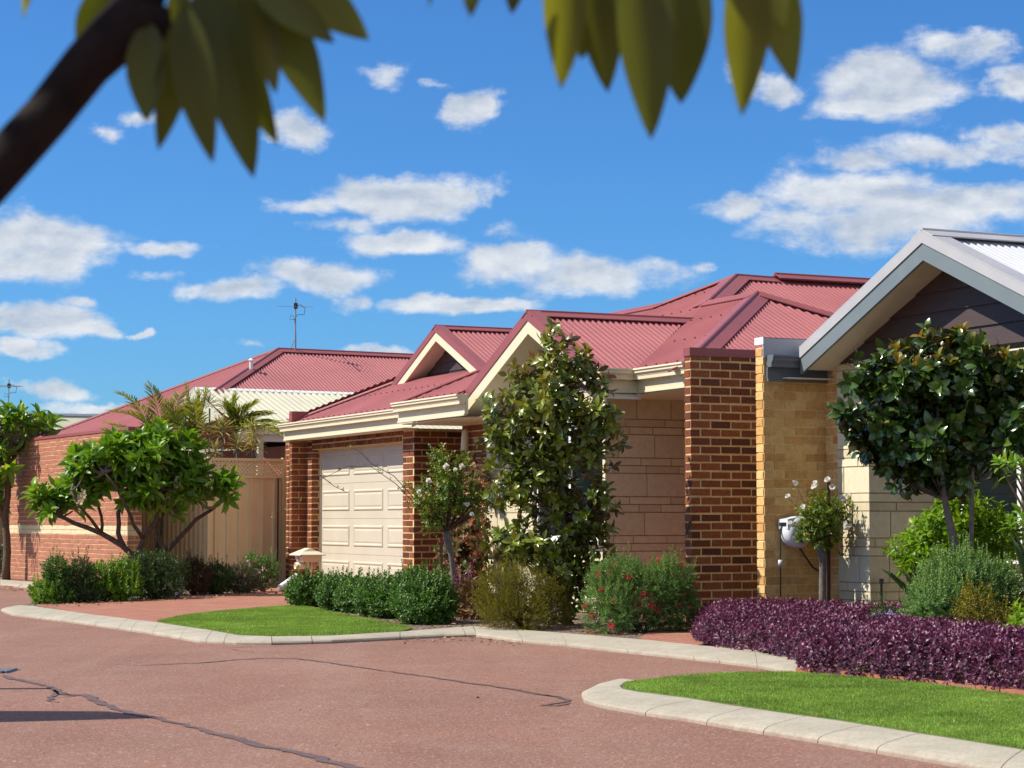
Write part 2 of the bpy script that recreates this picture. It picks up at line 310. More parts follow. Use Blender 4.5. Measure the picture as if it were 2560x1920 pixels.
# ------------------------------------------------------------------ objects
OFF = {}
def tag(o, label=None, cat=None, group=None, kind=None):
    if label: o['label'] = label
    if cat: o['category'] = cat
    if group: o['group'] = group
    if kind: o['kind'] = kind
    return o
def thing(name, label, cat, loc, group=None):
    o = bpy.data.objects.new(name, None); COL.objects.link(o); o.location = loc; o.empty_display_size = .2
    OFF[o.name] = Vector(loc); return tag(o, label, cat, group)
def link(name, me, mats, parent):
    o = bpy.data.objects.new(name, me); COL.objects.link(o)
    for mm in (mats if isinstance(mats, (list, tuple)) else [mats]): me.materials.append(M[mm])
    if parent is not None: o.parent = parent; OFF[o.name] = OFF[parent.name]
    else: OFF[o.name] = Vector((0, 0, 0))
    return o
class MB:
    def __init__(s): s.v = []; s.f = []; s.m = []; s.r = []
    def face(s, pts, mi=0, r=0.5):
        i = len(s.v); s.v.extend([tuple(p) for p in pts]); s.f.append(tuple(range(i, i+len(pts)))); s.m.append(mi); s.r.append(r)
    def mesh(s, verts, faces, mi=0, r=.5):
        i = len(s.v); s.v.extend([tuple(p) for p in verts])
        for f in faces: s.f.append(tuple(i+k for k in f)); s.m.append(mi); s.r.append(r)
    def box(s, o, a, b, c, mi=0, r=.5, jit=0):
        o = Vector(o); a = Vector(a); b = Vector(b); c = Vector(c)
        vs = [o, o+a, o+a+b, o+b, o+c, o+a+c, o+a+b+c, o+b+c]
        if jit: vs = [q + Vector((random.uniform(-jit, jit), random.uniform(-jit, jit), random.uniform(-jit, jit))) for q in vs]
        fs = [(0, 3, 2, 1), (4, 5, 6, 7), (0, 1, 5, 4), (1, 2, 6, 5), (2, 3, 7, 6), (3, 0, 4, 7)]
        if a.cross(b).dot(c) < 0: fs = [f[::-1] for f in fs]
        s.mesh(vs, fs, mi, r)
    def extrude(s, prof, p, q, right, up, mi=0, caps=True):
        p = Vector(p); q = Vector(q); n = len(prof)
        vs = [p + right*x + up*z for x, z in prof] + [q + right*x + up*z for x, z in prof]
        fs = [(i, (i+1) % n, n+(i+1) % n, n+i) for i in range(n)]
        if caps: fs += [tuple(range(n))[::-1], tuple(range(n, 2*n))]
        s.mesh(vs, fs, mi)
    def tube(s, pts, rad, n=8, mi=0, r=.5, cap=True):
        pts = [Vector(p) for p in pts]
        if not isinstance(rad, (list, tuple)): rad = [rad]*len(pts)
        vs = []; ref = None
        for i, p in enumerate(pts):
            d = (pts[min(i+1, len(pts)-1)] - pts[max(i-1, 0)]).normalized()
            if ref is None: ref = d.orthogonal().normalized()
            ref = (ref - d*ref.dot(d)).normalized(); b2 = d.cross(ref)
            for k in range(n):
                a = 2*PI*k/n; vs.append(p + (ref*math.cos(a) + b2*math.sin(a))*rad[i])
        fs = [(i*n+k, i*n+(k+1) % n, (i+1)*n+(k+1) % n, (i+1)*n+k) for i in range(len(pts)-1) for k in range(n)]
        if cap: fs += [tuple(range(n))[::-1], tuple(range((len(pts)-1)*n, len(pts)*n))]
        s.mesh(vs, fs, mi, r)
    def build(s, name, mats, parent=None, smooth=False):
        me = bpy.data.meshes.new(name); of = OFF[parent.name] if parent is not None else Vector((0, 0, 0))
        me.from_pydata([(x-of.x, y-of.y, z-of.z) for x, y, z in s.v], [], s.f)
        me.polygons.foreach_set('material_index', s.m)
        at = me.attributes.new('rnd', 'FLOAT', 'FACE'); at.data.foreach_set('value', s.r)
        me.polygons.foreach_set('use_smooth', [bool(smooth)]*len(s.f))
        me.update(); return link(name, me, mats, parent)
def struct(o): o['kind'] = 'structure'; return o
def npmesh(name, V, Fc, R, mats, parent=None, smooth=False):
    """V (n,3); Fc list of (faces (m,k) array, rnd (m,))"""
    me = bpy.data.meshes.new(name); of = np.array(OFF[parent.name] if parent is not None else (0, 0, 0))
    V = (V - of).astype(np.float32)
    me.vertices.add(len(V)); me.vertices.foreach_set('co', V.ravel())
    loops = np.concatenate([f.ravel() for f in Fc]).astype(np.int32)
    tot = np.concatenate([np.full(len(f), f.shape[1]) for f in Fc]).astype(np.int32)
    start = np.concatenate([[0], np.cumsum(tot)[:-1]]).astype(np.int32)
    me.loops.add(len(loops)); me.loops.foreach_set('vertex_index', loops)
    me.polygons.add(len(tot)); me.polygons.foreach_set('loop_start', start)
    try: me.polygons.foreach_set('loop_total', tot)
    except Exception: pass
    at = me.attributes.new('rnd', 'FLOAT', 'FACE'); at.data.foreach_set('value', np.concatenate(R).astype(np.float32))
    me.polygons.foreach_set('use_smooth', np.full(len(tot), smooth))
    me.update(calc_edges=True); me.validate()
    return link(name, me, mats, parent)

# ------------------------------------------------------------------ leaf generators
def unit(a): return a/np.maximum(np.linalg.norm(a, axis=-1, keepdims=True), 1e-9)
TPL = {
 'rhomb': (np.array([(0, 0, 0), (.5, .5, .10), (1, 0, -.08), (.5, -.5, .10)]), [(0, 2, 1), (0, 3, 2)], []),
 'leaf': (np.array([(0, 0, 0), (.35, 0, .02), (.7, 0, 0), (1, 0, -.12), (.35, .45, .09), (.72, .40, .05), (.35, -.45, .09), (.72, -.40, .05)]),
          [(0, 1, 4), (0, 6, 1), (2, 3, 5), (2, 7, 3)], [(1, 2, 5, 4), (1, 6, 7, 2)]),
 'obov': (np.array([(0, 0, 0), (.4, 0, .03), (.75, 0, 0), (1, 0, -.10), (.4, .28, .07), (.75, .5, .06), (.4, -.28, .07), (.75, -.5, .06)]),
          [(0, 1, 4), (0, 6, 1), (2, 3, 5), (2, 7, 3)], [(1, 2, 5, 4), (1, 6, 7, 2)]),
 'strap': (np.array([(0, 0, 0), (.4, 0, .05), (.8, 0, -.03), (1, 0, -.14), (.4, .5, .08), (.8, .35, 0), (.4, -.5, .08), (.8, -.35, 0)]),
          [(0, 1, 4), (0, 6, 1), (2, 3, 5), (2, 7, 3)], [(1, 2, 5, 4), (1, 6, 7, 2)]),
}
def leafarr(Pn, D, N, L, Wd, tpl='leaf'):
    T, tris, quads = TPL[tpl]; n = len(Pn)
    D = unit(D); S = unit(np.cross(N, D)); N2 = np.cross(D, S)
    L = np.broadcast_to(L, (n,)); Wd = np.broadcast_to(Wd, (n,))
    V = (Pn[:, None, :] + D[:, None, :]*(T[None, :, 0:1]*L[:, None, None]) + S[:, None, :]*(T[None, :, 1:2]*Wd[:, None, None])
         + N2[:, None, :]*(T[None, :, 2:3]*L[:, None, None]))
    base = (np.arange(n)*len(T))[:, None, None]
    tr = (base + np.array(tris)[None]).reshape(-1, 3); out = [tr]; cnt = [len(tris)]
    if quads: out.append((base + np.array(quads)[None]).reshape(-1, 4)); cnt.append(len(quads))
    return V.reshape(-1, 3), out, cnt
def smooth_tpl(st, droop=.12, cup=.07):
    v = []; tr = []; qd = []
    for i, (t_, w_) in enumerate(st):
        z_ = .04*math.sin(PI*t_)-droop*t_**3
        if w_ == 0: v.append((t_, 0, z_))
        else: v += [(t_, 0, z_), (t_, w_, z_+cup*w_*2), (t_, -w_, z_+cup*w_*2)]
    n = len(st); k = 1
    tr += [(0, 1, 2), (0, 3, 1)]
    for i in range(1, n-2): a = 1+(i-1)*3; b_ = a+3; qd += [(a, b_, b_+1, a+1), (a, a+2, b_+2, b_)]
    a = 1+(n-3)*3; e = a+3; tr += [(a, e, a+1), (a, a+2, e)]
    return (np.array(v), tr, qd)
TPL['obov'] = smooth_tpl([(0, 0), (.22, .20), (.45, .38), (.68, .49), (.86, .38), (1, 0)])
TPL['leaf'] = smooth_tpl([(0, 0), (.18, .30), (.42, .48), (.68, .42), (.87, .22), (1, 0)])
TPL['frang'] = smooth_tpl([(0, 0), (.2, .22), (.42, .42), (.65, .50), (.85, .33), (1, 0)], .22, .10)
class LF:
    def __init__(s): s.V = []; s.T = []; s.Q = []; s.RT = []; s.RQ = []; s.n = 0
    def add(s, Pn, D, N, L, Wd, tpl='leaf', r=None):
        if len(Pn) == 0: return
        V, fs, cnt = leafarr(Pn, D, N, L, Wd, tpl)
        r = rng.random(len(Pn)) if r is None else np.broadcast_to(r, (len(Pn),))
        s.V.append(V); s.T.append(fs[0]+s.n); s.RT.append(np.repeat(r, cnt[0]))
        if len(fs) > 1: s.Q.append(fs[1]+s.n); s.RQ.append(np.repeat(r, cnt[1]))
        s.n += len(V)
    def sprigs(s, SP, SD, k=8, slen=.08, L=.05, Wd=.02, tpl='leaf', t0=75, t1=25, droop=0.0, jit=.25, rb=None, rv=.3, az2=False):
        m = len(SP); SD = unit(SD); A = unit(np.cross(SD, rng.normal(size=(m, 3)))); B = np.cross(SD, A)
        ph = rng.random(m)*6.28; sc = rng.uniform(.8, 1.2, m)
        rb = rng.random(m) if rb is None else rb
        for i in range(k):
            f = (i+.5)/k; tl = math.radians(t0+(t1-t0)*f)
            az = ph + (PI*i + (i//2)*PI/2 if az2 else i*2.4)
            C = A*np.cos(az)[:, None] + B*np.sin(az)[:, None]
            D = SD*math.cos(tl) + C*math.sin(tl) + rng.normal(size=(m, 3))*jit*.5
            D[:, 2] -= droop*(1-f*.5)
            N = SD*math.sin(tl) - C*math.cos(tl) + rng.normal(size=(m, 3))*jit*.6
            pp = SP + SD*(slen*f*sc)[:, None]
            ls = L*sc*rng.uniform(.75, 1.15, m); ws = Wd*sc*rng.uniform(.8, 1.15, m)
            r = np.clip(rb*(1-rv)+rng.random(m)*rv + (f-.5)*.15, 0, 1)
            s.add(pp, D, N, ls, ws, tpl, r)
    def build(s, name, mats, parent=None, smooth=False):
        Fc = [np.concatenate(s.T)]; R = [np.concatenate(s.RT)]
        if s.Q: Fc.append(np.concatenate(s.Q)); R.append(np.concatenate(s.RQ))
        return npmesh(name, np.concatenate(s.V), Fc, R, mats, parent, smooth)
def sph(n): return unit(rng.normal(size=(n, 3)))
def lump(d, seed, amp=.18, fr=3.0):
    r = np.random.default_rng(seed); o = np.zeros(len(d))
    for k in range(5):
        w = unit(r.normal(size=(1, 3)))[0]*fr*(1+.5*k); o += np.sin(d@w + r.random()*6.28)/(1+.5*k)
    return 1+amp*o/2.2
def blobpts(blobs, n, shell=.5, seed=1, lumpy=.2, up=.5, fr=3.5, zmin=None):
    """blobs: (centre(3), radii(3)); n points; returns P, D(outward)"""
    C = np.array([b_[0] for b_ in blobs], float); R = np.array([b_[1] for b_ in blobs], float)
    w = (R[:, 0]*R[:, 2] + R[:, 0]*R[:, 1] + R[:, 1]*R[:, 2]); w /= w.sum()
    idx = rng.choice(len(blobs), n, p=w); d = sph(n)
    rad = (1-shell*rng.random(n)**1.3)
    lm = np.ones(n)
    for i in range(len(blobs)):
        mk = idx == i
        if mk.any(): lm[mk] = lump(d[mk], seed*31+i, lumpy, fr)
    Pn = C[idx] + d*R[idx]*(rad*lm)[:, None]
    Dn = unit(d/R[idx]) + np.array([0, 0, up]) + rng.normal(size=(n, 3))*.25
    if zmin is not None:
        k = Pn[:, 2] > zmin; Pn = Pn[k]; Dn = Dn[k]
    return Pn, unit(Dn)
def pxblobs(lst, Y, depth=.8, jit=.25):
    out = []
    for q in lst:
        x, y, rx, rz = q[:4]; dy = q[4] if len(q) > 4 else random.uniform(-jit, jit)
        c = P(x, y, Y+dy); k = (Y+dy)/F
        out.append((tuple(c), (rx*k, max(rx, rz)*k*depth, rz*k)))
    return out

# ------------------------------------------------------------------ frames of the two houses
B25 = math.radians(25)
U = Vector((math.sin(B25), -math.cos(B25), 0)); Wv = Vector((math.cos(B25), math.sin(B25), 0)); Z = Vector((0, 0, 1))
O_A = Vector((1.775, 21.0, 0))
def HA(s, d, z=0): return O_A + U*s + Wv*d + Z*z
def s_at(px, d):                     # s of the point of the plane d=const seen in photo column px (at horizon height)
    q = ONP(px, 1300, HA(0, d), Wv); return (q-O_A).dot(U)
B30 = math.radians(30)
UB = Vector((math.sin(B30), -math.cos(B30), 0)); WB = Vector((math.cos(B30), math.sin(B30), 0)); O_B = Vector((-8.9, 36.3, 0))
def HB(s, d, z=0): return O_B + UB*s + WB*d + Z*z
O_R = Vector((-9.612, 39.204, -.0904))                          # origin of the rear house's roof frame
def HBf(s, d, z=0): return O_R + (UB*s + WB*d + Z*z)*1.08
PT = math.tan(math.radians(25))

# ------------------------------------------------------------------ masonry
CH = .0862
def bricks(mb, p, d, length, z0, rows, nrm, mi=0, start=0.0, proud=.006, e0=0, e1=0, bw=.24, gap=.019, phase=0, jit=.0012, band=None, cut=None, CH=.0862, vgap=None):
    """stretcher-bond bricks standing proud of a mortar face that starts at p and runs along d"""
    vgap = gap if vgap is None else vgap
    for r in range(rows):
        z = z0 + r*CH; off_ = start + ((r+phase) % 2)*bw/2
        x = -bw + off_ - bw
        while x < length:
            a = max(x, 0); b_ = min(x+bw-vgap, length)
            if b_-a > .03:
                A = a - (e0 if a == 0 else 0); Bq = b_ + (e1 if b_ == length else 0)
                j = [random.uniform(-.002, .002) for _ in range(4)]
                o = p + d*(A+j[0]) + Z*(z+gap/2+j[1]) if a > 0 else p + d*A + Z*(z+gap/2+j[1])
                hh = CH-gap+j[2]
                if cut and cut(a, b_, z): x += bw; continue
                mm = mi
                if band and band[0] <= r < band[1]: mm = band[2]
                mb.box(o - nrm*.004, d*(Bq-A), nrm*(proud+.004+random.uniform(-.0015, .0015)), Z*hh, mm, random.random(), jit if (a > 0 and b_ < length) else 0)
            x += bw
def blocks(mb, p, d, length, z0, z1, nrm, mi=0, proud=.007, e0=0, e1=0, seed=3):
    rr = random.Random(seed); pat = [3, 1, 1]; z = z0; k = 0
    while z < z1-.03:
        h = pat[k % 3]*CH; k += 1; zz = min(z+h, z1)
        x = 0.0; lo, hi = (.34, .62) if h > .2 else (.22, .56)
        x = -rr.uniform(0, .3)
        while x < length:
            w = rr.uniform(lo, hi); a = max(x, 0); b_ = min(x+w-.012, length)
            if length - (x+w) < .07: b_ = length; w = length-x+.01
            if b_-a > .03:
                A = a-(e0 if a == 0 else 0); Bq = b_+(e1 if b_ == length else 0)
                mb.box(p + d*A + Z*(z+.006) - nrm*.004, d*(Bq-A), nrm*(proud+.004+rr.uniform(-.001, .001)), Z*(zz-z-.012), mi, rr.random())
            x += w
        z = zz

# ------------------------------------------------------------------ roofing
def sheet(mb, pts, e, mi=0, pitch=.076, amp=.0115, mb_screws=None):
    """corrugated sheet over a convex coplanar polygon; e = horizontal eave direction, ribs run up the slope"""
    pts = [Vector(p) for p in pts]; n = None
    for i in range(1, len(pts)-1):
        q = (pts[i]-pts[0]).cross(pts[i+1]-pts[0])
        if q.length > 1e-6: n = q.normalized(); break
    if n.z < 0: n = -n
    e = e.normalized(); v = n.cross(e).normalized()
    if v.z < 0: v = -v
    o = pts[0]; ab = [((p-o).dot(e), (p-o).dot(v)) for p in pts]
    a0 = min(a for a, _ in ab); a1 = max(a for a, _ in ab); step = pitch/8
    N = int((a1-a0)/step); prev = None; cols = []
    for i in range(N+1):
        a = a0+1e-5 + (a1-a0-2e-5)*i/N; bs = []
        for k in range(len(ab)):
            (x0, y0), (x1, y1) = ab[k], ab[(k+1) % len(ab)]
            if (x0-a)*(x1-a) <= 0 and abs(x1-x0) > 1e-9: bs.append(y0+(y1-y0)*(a-x0)/(x1-x0))
        if len(bs) < 2: cols.append(None); continue
        h = amp*math.cos(2*PI*(a-a0)/pitch)
        cols.append((o+e*a+v*min(bs)+n*h, o+e*a+v*max(bs)+n*h))
    base = len(mb.v); idx = []
    for c in cols:
        if c is None: idx.append(None)
        else: idx.append(len(mb.v)); mb.v.extend([tuple(c[0]), tuple(c[1])])
    for i in range(len(cols)-1):
        if idx[i] is not None and idx[i+1] is not None:
            a_, b_ = idx[i], idx[i+1]; mb.f.append((a_, b_, b_+1, a_+1)); mb.m.append(mi); mb.r.append(.5)
    if mb_screws is not None:
        ai = a0+pitch
        while ai < a1:
            bs = []
            for k in range(len(ab)):
                (x0, y0), (x1, y1) = ab[k], ab[(k+1) % len(ab)]
                if (x0-ai)*(x1-ai) <= 0 and abs(x1-x0) > 1e-9: bs.append(y0+(y1-y0)*(ai-x0)/(x1-x0))
            if len(bs) > 1:
                b_ = .12
                while b_ < max(bs)-.1:
                    if b_ > min(bs)+.08:
                        c = o+e*ai+v*b_+n*(amp+.001); mb_screws.box(c-e*.008-v*.008, e*.016, v*.016, n*.010)
                    b_ += .82
            ai += pitch*3
    return n
def capping(mb, p, q, side1, side2, w=.15, roll=.020, lift=.022, th=.012, mi=0):
    """folded ridge/hip capping: two strips falling away along side1/side2 from p-q plus a rolled edge"""
    p = Vector(p)+Z*lift; q = Vector(q)+Z*lift
    for s_ in (side1, side2):
        if s_ is None: continue
        s_ = Vector(s_).normalized(); n = (q-p).cross(s_).normalized()
        if n.z < 0: n = -n
        mb.box(p, q-p, s_*w, n*th, mi)
    if roll: mb.tube([p+Z*.006, q+Z*.006], roll, 8, mi)
GUT = [(0, 0), (.125, 0), (.128, -.018), (.114, -.024), (.114, -.050), (.092, -.072), (.092, -.078), (.086, -.082), (.086, -.118), (0, -.118)]
FAS = [(0, -.10), (.018, -.10), (.018, -.232), (.030, -.238), (.030, -.256), (0, -.256)]
def gutter(mb, p, q, out, mi=0, mi2=0, fas=True, sc=1.0):
    mb.extrude([(-.03, .006), (-.002, .006), (-.002, -.24), (-.03, -.24)], p, q, out, Z, mi)
    mb.extrude([(x*sc, z*sc) for x, z in GUT], p, q, out, Z, mi)
    if fas: mb.extrude(FAS, p, q, out, Z, mi2)
# ================================================================== GROUND
def flat(name, pts, z0, z1, mat, kind='structure'):
    """raised sheet: polygon at z1 with skirt down to z0"""
    mb = MB(); top = [(p[0], p[1], z1) for p in pts]; n = len(pts)
    mb.face(top)
    for i in range(n):
        a = pts[i]; b_ = pts[(i+1) % n]; mb.face([(a[0], a[1], z1), (a[0], a[1], z0), (b_[0], b_[1], z0), (b_[0], b_[1], z1)])
    area = sum(pts[i][0]*pts[(i+1) % n][1]-pts[(i+1) % n][0]*pts[i][1] for i in range(n))
    if area < 0: mb.f = [f[::-1] for f in mb.f]
    o = mb.build(name, mat); o['kind'] = kind; return o
RZ = .05
def gp(lst, z=.1): return [G(x, y, z) for x, y in lst]
mb = MB(); mb.face([(-700, -700, -.06), (700, -700, -.06), (700, 900, -.06), (-700, 900, -.06)]); struct(mb.build('ground', 'ground_far'))
mb = MB()
for i in range(12):
    for j in range(14): x0 = -40+i*7; y0 = -30+j*7; mb.face([(x0, y0, RZ), (x0+7, y0, RZ), (x0+7, y0+7, RZ), (x0, y0+7, RZ)])
struct(mb.build('road', 'road_red'))
K1i = [(50, 1514), (81, 1515), (226, 1536), (375, 1554), (520, 1575), (597, 1589), (678, 1592), (827, 1590), (1000, 1580), (1100, 1572), (1181, 1566)]
K1o = [(1, 1529), (30, 1540), (180, 1558), (360, 1584), (500, 1608), (590, 1612), (680, 1613), (830, 1609), (1000, 1600), (1110, 1594), (1190, 1592)]
K2i = [(1185, 1566), (1270, 1572), (1383, 1581), (1485, 1589), (1618, 1600), (1750, 1614), (1871, 1623), (1966, 1637), (2020, 1650)]
K2o = [(1190, 1592), (1289, 1606), (1396, 1615), (1520, 1629), (1675, 1645), (1800, 1659), (1880, 1669), (1959, 1682), (2010, 1686)]
K3i = [(1592, 1704), (1562, 1708), (1551, 1716), (1560, 1724), (1600, 1731), (1725, 1747), (1840, 1766), (1940, 1781), (2100, 1803), (2238, 1825), (2435, 1856), (2560, 1876), (2800, 1915), (3200, 1985)]
K3o = [(1540, 1709), (1490, 1722), (1452, 1741), (1458, 1757), (1500, 1770), (1590, 1787), (1725, 1806), (1850, 1828), (1966, 1846), (2123, 1873), (2334, 1909), (2500, 1938), (2750, 1985), (3200, 2075)]
K0i = [(-500, 1441), (-160, 1445), (0, 1449), (84, 1455), (200, 1462)]
K0o = [(-500, 1452), (-160, 1458), (0, 1464), (76, 1473), (190, 1482)]
lotA = gp([(50, 1514), (81, 1515), (226, 1536), (375, 1554), (520, 1575), (597, 1589), (678, 1592), (827, 1590), (1000, 1580), (1100, 1572), (1185, 1566),
           (1270, 1572), (1383, 1581), (1485, 1589), (1618, 1600), (1750, 1614), (1871, 1623), (1966, 1637), (2020, 1650), (1998, 1680)]) + \
       gp([(1700, 1695), (1592, 1704), (1562, 1708), (1551, 1716), (1560, 1724), (1600, 1731), (1725, 1747), (1840, 1766), (1940, 1781), (2100, 1803), (2238, 1825), (2435, 1856), (2560, 1876), (2800, 1915), (3200, 1985)]) + \
       [Vector((14, 6, 0)), Vector((22, 30, 0)), Vector((8, 45, 0)), Vector((-6, 47, 0)), Vector((-8.6, 37, 0)), G(100, 1464), G(96, 1500)]
flat('garden_bed', lotA, 0, .09, 'mulch')
drive = gp([(90, 1511), (226, 1538), (375, 1556), (410, 1559), (560, 1530), (719, 1517), (820, 1530), (1000, 1490), (1120, 1462), (740, 1440), (640, 1478), (523, 1486), (338, 1499), (130, 1509)], .098)
flat('driveway', drive, .09, .098, 'pavers')
flat('paving', gp([(1600, 1594), (1660, 1604), (1745, 1613), (1800, 1600), (1790, 1520), (1700, 1520), (1640, 1570)], .097), .09, .097, 'pavers')
flat('paving', [HA(-.4, -.6), HA(.1, -.6), HA(.1, 2.5), HA(-1.6, 2.5), HA(-1.6, .2)], .09, .096, 'pavers')
flat('verge', gp([(-500, 1441), (0, 1449), (84, 1455), (200, 1462)]) + [Vector((-5.6, 31.2, 0)), Vector((-8.0, 37, 0)), Vector((-16, 46, 0)), Vector((-30, 44, 0))], 0, .088, 'mulch')
L1 = [(393, 1554), (452, 1541), (542, 1530), (640, 1522), (719, 1516), (775, 1519), (869, 1540), (950, 1555), (1030, 1571), (1000, 1579), (827, 1589), (678, 1591), (597, 1588), (520, 1574), (450, 1564)]
L2 = [(1600, 1705), (1700, 1693), (1850, 1684), (1995, 1684), (2150, 1697), (2330, 1714), (2560, 1744), (2800, 1775), (3200, 1830), (3200, 1980), (2800, 1912), (2560, 1874), (2435, 1854), (2238, 1823), (2100, 1801), (1940, 1779), (1725, 1745), (1604, 1729), (1564, 1723), (1556, 1715), (1568, 1709)]
flat('lawn_soil', gp(L1), .09, .102, 'turf_base'); flat('lawn_soil', gp(L2), .09, .102, 'turf_base')
def inpoly(px, py, poly):
    c = np.zeros(len(px), bool); n = len(poly)
    for i in range(n):
        x0, y0 = poly[i][0], poly[i][1]; x1, y1 = poly[(i+1) % n][0], poly[(i+1) % n][1]
        k = ((y0 > py) != (y1 > py)) & (px < (x1-x0)*(py-y0)/((y1-y0) if y1 != y0 else 1e-9)+x0); c ^= k
    return c
def scatter(poly, dens_, maxY=99, xmax=99):
    xs = [p[0] for p in poly]; ys = [p[1] for p in poly]; A = (max(xs)-min(xs))*(max(ys)-min(ys)); n = int(A*dens_)
    x = rng.uniform(min(xs), max(xs), n); y = rng.uniform(min(ys), max(ys), n); k = inpoly(x, y, poly) & (y < maxY) & (x < xmax)
    return x[k], y[k]
def grass(name, pxs, dens_, L=.035, xmax=99):
    poly = gp(pxs); x, y = scatter(poly, dens_, xmax=xmax); n = len(x); P_ = np.stack([x, y, np.full(n, .101)], 1)
    D = rng.normal(size=(n, 3))*.38; D[:, 2] = 1; N = sph(n); lf = LF()
    patch = .5+.25*np.sin(x*2.1+np.sin(y*1.7)*1.5)+.25*np.sin(y*3.1+x*1.3)
    r = np.clip(rng.random(n)*.6+patch*.35-.03, 0, .93); r[rng.random(n) < .015] = 1
    lf.add(P_, D, N, L*rng.uniform(.5, 1.2, n), np.full(n, .0045), 'rhomb', r)
    o = lf.build(name, 'leaf_grass'); o['kind'] = 'stuff'; o['label'] = 'short mown green grass of the kerbside lawn'; return o
g1 = grass('grass', L1, 9000, .024); g1['label'] = 'small mown lawn patch between brick driveway and kerb'
g2 = grass('grass', L2, 17000, .022, xmax=4.6); g2['label'] = 'mown lawn strip in front of the purple hedge'
# kerbs
def kerb(inn, out, seglen=.62, zi=.104, close=True):
    I = [G(x, y, .1) for x, y in inn]; O = [G(x, y, RZ) for x, y in out]
    def res(pl, n):
        d = [0]
        for i in range(1, len(pl)): d.append(d[-1]+(pl[i]-pl[i-1]).length)
        o = []
        for k in range(n+1):
            t_ = d[-1]*k/n; i = min(max(j for j in range(len(d)) if d[j] <= t_+1e-9), len(pl)-2)
            o.append(pl[i].lerp(pl[i+1], (t_-d[i])/max(d[i+1]-d[i], 1e-6)))
        return o, d[-1]
    # match by control index so that bends stay aligned
    n_sub = 6; Ii = []; Oo = []
    for i in range(len(I)-1):
        for k in range(n_sub): Ii.append(I[i].lerp(I[i+1], k/n_sub)); Oo.append(O[i].lerp(O[i+1], k/n_sub))
    Ii.append(I[-1]); Oo.append(O[-1])
    prof = [(0, .02), (.015, .066), (.05, .078), (.13, .086), (.3, .094), (.55, .100), (.8, .104), (.96, .105), (1, .10), (1, .06)]
    mb = MB(); acc = 0; start = 0
    def rowpts(i, sh=0): 
        return [Oo[i].lerp(Ii[i], f).xy.to_3d()+Z*z for f, z in prof]
    i0 = 0
    nxt = random.uniform(.5, .8)
    for i in range(1, len(Ii)):
        acc += (Oo[i]-Oo[i-1]).length*.5 + (Ii[i]-Ii[i-1]).length*.5
        if acc > nxt or i == len(Ii)-1:
            rows = [rowpts(j) for j in range(i0, i+1)]
            dirn = (rows[-1][4]-rows[-2][4]); g = dirn.normalized()*.0035
            if i != len(Ii)-1: rows[-1] = [p-g for p in rows[-1]]
            d0 = (rows[1][4]-rows[0][4]).normalized()*.0035
            if i0: rows[0] = [p+d0 for p in rows[0]]
            n = len(prof); vs = [p for r_ in rows for p in r_]
            fs = [(a*n+b_, a*n+b_+1, (a+1)*n+b_+1, (a+1)*n+b_) for a in range(len(rows)-1) for b_ in range(n-1)]
            fs += [tuple(range(n)), tuple(range((len(rows)-1)*n, len(rows)*n))[::-1]]
            mb.mesh(vs, fs, 0, random.random()); i0 = i; acc = 0; nxt = random.choice([.32, .45, .6, .9])*random.uniform(.85, 1.15)
    o = mb.build('kerb', 'kerb_concrete', None, False); o['kind'] = 'structure'
    return o
kerb(K1i, K1o); kerb(K2i, K2o); kerb(K3i, K3o); kerb(K0i, K0o)
# brick edging along the purple hedge
mb = MB(); E = gp([(1990, 1680), (2150, 1694), (2330, 1711), (2560, 1741), (2800, 1772)])
for i in range(len(E)-1):
    a, b_ = E[i], E[i+1]; L = (b_-a).length; n = int(L/.235); dd = (b_-a).normalized(); nn = Vector((-dd.y, dd.x, 0))
    for k in range(n): mb.box(a+dd*(k*L/n)+Z*(-.05+random.uniform(-.006, .006))+nn*random.uniform(-.008, .008), dd*(L/n-.006), nn*.11, Z*.078, 0, random.random(), .002)
tag(mb.build('brick_edging', 'brick_salmon'), 'row of orange paving bricks edging the lawn below the purple hedge', 'edging')
# crack sealing on the road
def seal(pts, w, seed=0):
    rr = random.Random(seed); mb = MB(); P_ = [G(x, y, RZ+.004) for x, y in pts]; fine = []
    for i in range(len(P_)-1):
        L = (P_[i+1]-P_[i]).length; n = max(2, int(L/.05))
        for k in range(n): fine.append(P_[i].lerp(P_[i+1], k/n))
    fine.append(P_[-1]); dv = 0; rows = []; ww = w
    for i, p in enumerate(fine):
        t_ = (fine[min(i+1, len(fine)-1)]-fine[max(i-1, 0)]).normalized(); nn = Vector((-t_.y, t_.x, 0))
        dv = dv*.8 + rr.gauss(0, .010); ww = ww*.75+.25*w*rr.uniform(.3, 1.9); e = min(1, i/6+.2, (len(fine)-1-i)/6+.2)
        rows.append((p+nn*(dv+ww/2*e), p+nn*(dv-ww/2*e)))
    for i in range(len(rows)-1): mb.face([rows[i][0], rows[i][1], rows[i+1][1], rows[i+1][0]])
    o = mb.build('road_crack_seal', 'seal_black'); o['kind'] = 'structure'
seal([(0, 1687), (40, 1700), (90, 1710), (140, 1722), (150, 1735), (205, 1737), (240, 1747), (262, 1760), (290, 1770), (330, 1783), (400, 1800), (480, 1818), (550, 1835), (650, 1862), (760, 1888), (880, 1915), (1000, 1945)], .05, 1)
seal([(118, 1722), (150, 1730), (125, 1744), (135, 1752), (155, 1755)], .035, 2)
seal([(150, 1734), (175, 1739), (125, 1744)], .03, 21)
seal([(130, 1716), (200, 1713), (255, 1711)], .016, 3)
seal([(325, 1664), (420, 1660), (510, 1656), (590, 1649), (660, 1645), (740, 1646), (790, 1652), (860, 1662), (960, 1677), (1060, 1692), (1180, 1707), (1270, 1720), (1340, 1732), (1400, 1743)], .030, 4)
seal([(785, 1652), (840, 1651), (895, 1651)], .012, 5)
